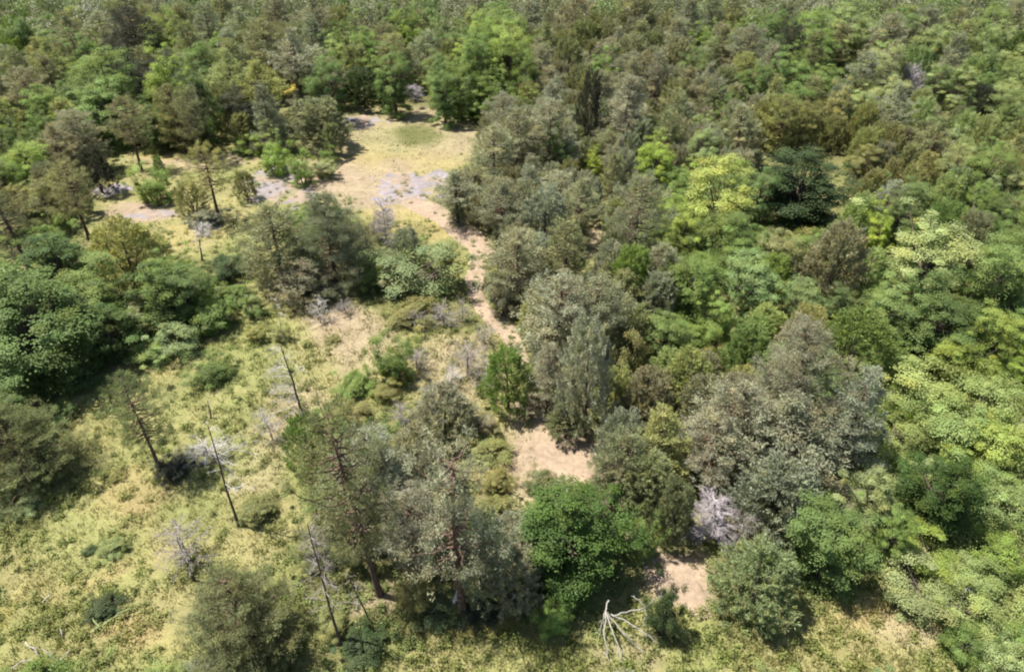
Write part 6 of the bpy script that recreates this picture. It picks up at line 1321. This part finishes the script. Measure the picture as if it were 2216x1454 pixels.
for (k,vi,x,y,H,R,c,lab) in TREES:
    name,cat,lst,hs,rs=KIND[k]; vi=vi if vi>=0 else rg.randrange(5 if k in('pf','bl') else len(lst)); tm,cm=lst[vi]; H0,R0=hs[vi],rs[vi]
    root=empty(name,(x,y,float(gz(x,y))-.03)); tag(root,lab,cat,GROUP[k])
    sx=R/R0; sz=H/H0; root.scale=(sx*rg.uniform(.94,1.06),sx*rg.uniform(.94,1.06),sz); root.rotation_euler=(rg.gauss(0,.025),rg.gauss(0,.025),rg.uniform(0,6.283))
    t=obj('trunk',tm,root); cr=obj('crown',cm,root); v=rg.uniform(.86,1.16); s=PAL[c]
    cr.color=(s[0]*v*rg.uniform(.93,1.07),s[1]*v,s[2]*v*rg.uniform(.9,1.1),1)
# ---------------------------------------------------------------- dead trees, snags and fallen branches
def dead_branch(g,rng,p0,d,L,r,sag=-.12,twigs=5,sub=2):
    n=6; t=np.linspace(0,1,n)[:,None]; p=p0+d*L*t+np.array([0,0,1])*(sag*L*t*t); p[1:]+=np.cumsum(rng.normal(0,.03*L,(n-1,3)),0)
    tube(g,p,np.linspace(r,r*.28,n),4)
    for k in range(twigs):
        u=rng.uniform(.25,.98); q=np.array([np.interp(u,t[:,0],p[:,c]) for c in range(3)]); dd=nz((d*.8+rdir(rng,1)[0]*.8)[None])[0]; l=L*rng.uniform(.18,.45)*(1.15-u*.5)
        e_=q+dd*l; pm=(q+e_)/2+rng.normal(0,.06*l,3); tube(g,[q,pm,e_],[r*.45,r*.32,r*.18],3)
        for j in range(sub):
            q2=q+(e_-q)*rng.uniform(.3,.95); tube(g,[q2,q2+nz((dd+rdir(rng,1)[0])[None])[0]*l*rng.uniform(.3,.6)],[r*.26,r*.13],3)
def snag(x,y,H,r,label,col,trunkcol,bias=None,nb=22,lo=.15,blen=1.0,sag=-.3,lean=(0,0),seed=0):
    rng=np.random.default_rng(500+seed); root=empty('dead_tree',(x,y,float(gz(x,y))-.03)); tag(root,label,'dead tree','dead trees of the meadow and wood')
    n=9; t=np.linspace(0,1,n); p=np.column_stack([lean[0]*t+np.cumsum(rng.normal(0,.022,n)),lean[1]*t+np.cumsum(rng.normal(0,.022,n)),t*H])
    g=Geo(); tube(g,p,r*(1-.75*t)+r*.4*np.exp(-t*20),7); o=obj('trunk',g.mesh('snag_trunk',[M_DEAD],True),root); o.color=(*trunkcol,1)
    for k in range(nb):
        f=lo+(1-lo)*((k+rng.random())/nb); a=rng.random()*6.283
        if bias is not None and rng.random()<.72: a=bias+rng.normal(0,.6)
        q=np.array([np.interp(f,t,p[:,c]) for c in range(3)]); L=blen*rng.uniform(.5,1.15)*(1.15-.75*f)
        g=Geo(); dead_branch(g,rng,q,np.array([math.cos(a),math.sin(a),rng.uniform(-.1,.35)]),L,.015+.004*L,sag,7,2)
        b=obj('branch',g.mesh('dead_branch',[M_DEAD]),root); v=rng.uniform(.85,1.15); b.color=(col[0]*v,col[1]*v,col[2]*v,1)
    return root
def fuzzy(seed,H=3.0,R=1.2,nb=46,tw=12,r0=.05):
    rng=np.random.default_rng(seed); gt=Geo(); gc=Geo(); p,r=trunk_geo(rng,H,r0); tube(gt,p,r,6)
    for k in range(nb):
        f=rng.uniform(.06,.98); a=rng.random()*6.283; q=np.array([np.interp(f*H*.93,p[:,2],p[:,c]) for c in range(3)])
        L=R*(1.05-.55*f)*rng.uniform(.4,1.3); dead_branch(gc,rng,q,nz(np.array([[math.cos(a),math.sin(a),rng.uniform(-.1,.9)]]))[0],L,.015,-.05,tw,3)
    return gt.mesh('dead_trunk',[M_DEAD],True),gc.mesh('dead_twigs',[M_DEAD])
FZ=[fuzzy(61,3,1.2,46,11),fuzzy(62,3,1.2,105,15),fuzzy(63,3,1.2,40,12)]
for i,(x,y,H,R,c,lab) in enumerate(DEADS):
    root=empty('dead_tree',(x,y,float(gz(x,y))-.03)); tag(root,lab,'dead tree','dead trees of the meadow and wood'); root.scale=(R/1.2,R/1.2,H/3.0); root.rotation_euler=(0,0,i*1.3)
    tm,cm=FZ[1 if c=='lav' else (i%2)*2]; s=PAL[c]; t=obj('trunk',tm,root); t.color=(s[0]*.5,s[1]*.48,s[2]*.45,1); o=obj('twigs',cm,root); o.color=(*s,1)
for i,(x,y,H,r,lab,col,tc,bias,nb,lo,bl_,sag,lean) in enumerate(SNAGS):
    snag(x,y,H,r,lab,PAL[col],PAL[tc],bias,nb,lo,bl_,sag,lean,i)
for i,(name,lab,col,r,lines) in enumerate(FALLEN):
    rng=np.random.default_rng(700+i); x,y,z=lines[0][0]; root=empty(name,(x,y,float(gz(x,y)))); tag(root,lab,'dead branches','dead branches on the ground'); c=PAL[col]
    for j,L in enumerate(lines):
        P=np.array(L,float)-np.array([x,y,0]); s=np.linspace(0,len(P)-1,max(5,3*len(P))); p=np.column_stack([np.interp(s,np.arange(len(P)),P[:,k]) for k in range(3)])
        ln=np.linalg.norm(p[-1]-p[0]); p[1:-1]+=rng.normal(0,.018*ln,(len(p)-2,3)); g=Geo(); tube(g,p,np.linspace(r,r*.3,len(p)),5)
        for k in range(5):
            u=rng.uniform(.3,.95)*(len(p)-1); q=np.array([np.interp(u,np.arange(len(p)),p[:,m_]) for m_ in range(3)]); d=nz((nz((p[-1]-p[0])[None])[0]+rdir(rng,1)[0]*.7)[None])[0]; d[2]=abs(d[2])*.4
            l=ln*rng.uniform(.12,.3); tube(g,[q,q+d*l*.5+rng.normal(0,.03,3),q+d*l],[r*.4,r*.28,r*.12],3)
        b=obj('branch',g.mesh('fallen_branch',[M_DEAD]),root); v=rng.uniform(.88,1.12); b.color=(c[0]*v,c[1]*v,c[2]*v,1)

# ---------------------------------------------------------------- grass, forbs and ground cover (nobody could count them)
def tufts(seed,x,y,col,h,w,nb,spread):
    """nb blades per tuft"""
    rng=np.random.default_rng(seed); n=len(x); B=np.column_stack([x,y,gz(x,y)-.01]); Bn=np.repeat(B,nb,0); h=np.repeat(h,nb)*rng.uniform(.6,1.2,n*nb)
    a=rng.random(n*nb)*6.283; lean=rng.uniform(.15,1.0,n*nb); D=nz(np.column_stack([np.cos(a)*lean,np.sin(a)*lean,np.ones(n*nb)])); Bn[:,:2]+=rng.normal(0,1,(n*nb,2))*np.repeat(spread,nb)[:,None]
    g=Geo(); tt=np.repeat(rng.normal(1,.12,n).clip(.6,1.4),nb)*rng.uniform(.88,1.12,n*nb)
    leaves(g,Bn,D,rdir(rng,n*nb),h,np.repeat(w,nb),np.column_stack([tt,np.zeros(n*nb)])); return g,np.repeat(np.repeat(col,nb,0),4,0)
rng=np.random.default_rng(77)
N0=130000; yy=12+66*rng.random(N0)**1.45; xx=(rng.random(N0)*2-1)*(16+.76*yy)
cc,op=ground_color(xx,yy)
bare=np.zeros(N0,bool); P_=np.array(PATH)
for k in range(len(P_)-1):
    a_,b_=P_[k,:2],P_[k+1,:2]; ab=b_-a_; t=np.clip(((xx-a_[0])*ab[0]+(yy-a_[1])*ab[1])/(ab@ab),0,1); d=np.hypot(xx-a_[0]-ab[0]*t,yy-a_[1]-ab[1]*t); bare|=d<(P_[k,2]*(1-t)+P_[k+1,2]*t)*.46
for (cx,cy_,rx,ry,_l) in ROCKS: bare|=((xx-cx)/rx)**2+((yy-cy_)/ry)**2<.9
sandy=cc[:,0]>.205; keep=(~bare)&(rng.random(N0)<np.where(op>.4,np.where(sandy,.3,.95),.45)); keep&=~((yy>43)&(rng.random(N0)<.72)); keep&=(fbm(xx,yy,1.3,91)+rng.normal(0,.08,N0)>.36)
xx,yy,cc,op=xx[keep],yy[keep],cc[keep],op[keep]; n=len(xx)
lush=(fbm(xx,yy,2.2,95)>.56)
col=cc*np.where(lush,.98,1.12)[:,None]; col[lush]=col[lush]*np.array([.94,1.02,.80]); sp=rng.random(n)
col[sp<.03]=np.array([.14,.155,.05]); col[(sp>.975)&(op>.5)]=np.array([.55,.52,.30])
far=np.clip(yy/30,.7,1.6)
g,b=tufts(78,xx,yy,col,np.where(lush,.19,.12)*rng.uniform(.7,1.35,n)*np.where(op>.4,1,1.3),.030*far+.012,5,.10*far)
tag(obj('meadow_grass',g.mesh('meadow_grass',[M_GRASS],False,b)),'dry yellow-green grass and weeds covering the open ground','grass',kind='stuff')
# leafy weeds: pale low growth on the right and in the wood gaps
N1=26000; yy=13+50*rng.random(N1)**1.3; xx=(rng.random(N1)*2-1)*(16+.76*yy); cc,op=ground_color(xx,yy)
u=np.clip((xx-15.5)/3,0,1)*np.clip((33-yy)/5,0,1); k=rng.random(N1)<np.maximum(u*1.0,np.where(op>.4,.42,.5)); k&=~((op>.5)&((fbm(xx,yy,1.2,97)<.45)|(cc[:,0]>.20)))
xx,yy,cc,op,u=xx[k],yy[k],cc[k],op[k],u[k]; n=len(xx); m=38
C=np.column_stack([xx,yy,gz(xx,yy)]); S=rng.uniform(.16,.34,n)*(1+.9*u); hh=rng.uniform(.15,.45,n)*(1+1.1*u)
colw=np.array([.15,.175,.060])*(1-u)[:,None]+np.array([.19,.225,.075])*u[:,None]; o_=np.clip(op,0,1)[:,None]; colw=colw*(1-o_*.7)+cc*np.array([.86,.98,.64])*o_*.7
dd=rdir(rng,n*m); dd[:,2]=abs(dd[:,2]); P=np.repeat(C,m,0)+dd*np.column_stack([np.repeat(S,m),np.repeat(S,m),np.repeat(hh,m)])*rng.random((n*m,1))**.5
Nn=nz(np.array([0,0,.8])+dd*.5+rdir(rng,n*m)*.7); tone=np.repeat(rng.normal(1,.14,n).clip(.6,1.5),m)*rng.uniform(.9,1.1,n*m)
g=Geo(); leaves(g,P,np.cross(Nn,rdir(rng,n*m)),Nn,rng.uniform(.065,.125,n*m),rng.uniform(.045,.08,n*m),np.column_stack([tone,np.zeros(n*m)]))
tag(obj('undergrowth',g.mesh('undergrowth',[M_GRASS],False,np.repeat(np.repeat(colw,m,0),4,0))),'low leafy undergrowth between the trees and shrubs','undergrowth',kind='stuff')
# ---------------------------------------------------------------- the wood beyond: one mass of crowns
rng=np.random.default_rng(99); g=Geo(); bases=[]
PC=[PAL[k] for k in ('grey','olive','grn','brown','blu','olive','oly','grey')]
pts=[]; IND=[(r[2],r[3]) for r in TREES if r[3]>82]
for t in range(9000):
    y=rng.uniform(86,108); x=rng.uniform(-80,80)
    if all((x-a)**2+(y-b)**2>7 for a,b in IND) and all((x-a)**2+(y-b)**2>9.5 for a,b in pts): pts.append((x,y))
    if len(pts)>420: break
far2=[]
for t in range(4000):
    y=rng.uniform(107,131); x=rng.uniform(-96,96)
    if all((x-a)**2+(y-b)**2>9 for a,b in far2): far2.append((x,y))
for (x,y) in pts+far2:
    H=rng.uniform(5.5,8.0); R=rng.uniform(1.8,2.7); n=2000 if y<107 else 600; c=np.array(PC[int(hash_noise(np.array([x]),np.array([y]),7.0,300)[0]*5+rng.integers(4))%len(PC)])*rng.uniform(.68,.95); d=rdir(rng,n); d[:,2]=d[:,2]*.5+.25
    ph=rng.random(3)*6; lump=1+.2*np.sin(d[:,0]*6+ph[0])+.2*np.sin(d[:,1]*6+ph[1])
    P=np.array([x,y,H*.55])+d*np.array([R,R,H*.62])*(lump*rng.uniform(.6,1,n)**.5)[:,None]; N_=nz(d+rdir(rng,n)*.8+np.array([0,0,.4]))
    leaves(g,P,np.cross(N_,rdir(rng,n)),N_,rng.uniform(.13,.26,n)*(1 if y<107 else 1.7),rng.uniform(.08,.16,n)*(1 if y<107 else 1.7),np.column_stack([rng.normal(1,.2,n).clip(.5,1.6),np.zeros(n)])); bases.append(np.tile(c,(n*4,1)))
    tube(g,[(x,y,0),(x,y,H*.8)],[.14,.05],4,1); bases.append(np.tile((.1,.1,.1),(8,1)))
tag(obj('far_forest',g.mesh('far_forest',[M_FAR,M_BARK],False,np.concatenate(bases))),'distant mass of mixed wood closing the view','forest',kind='stuff')
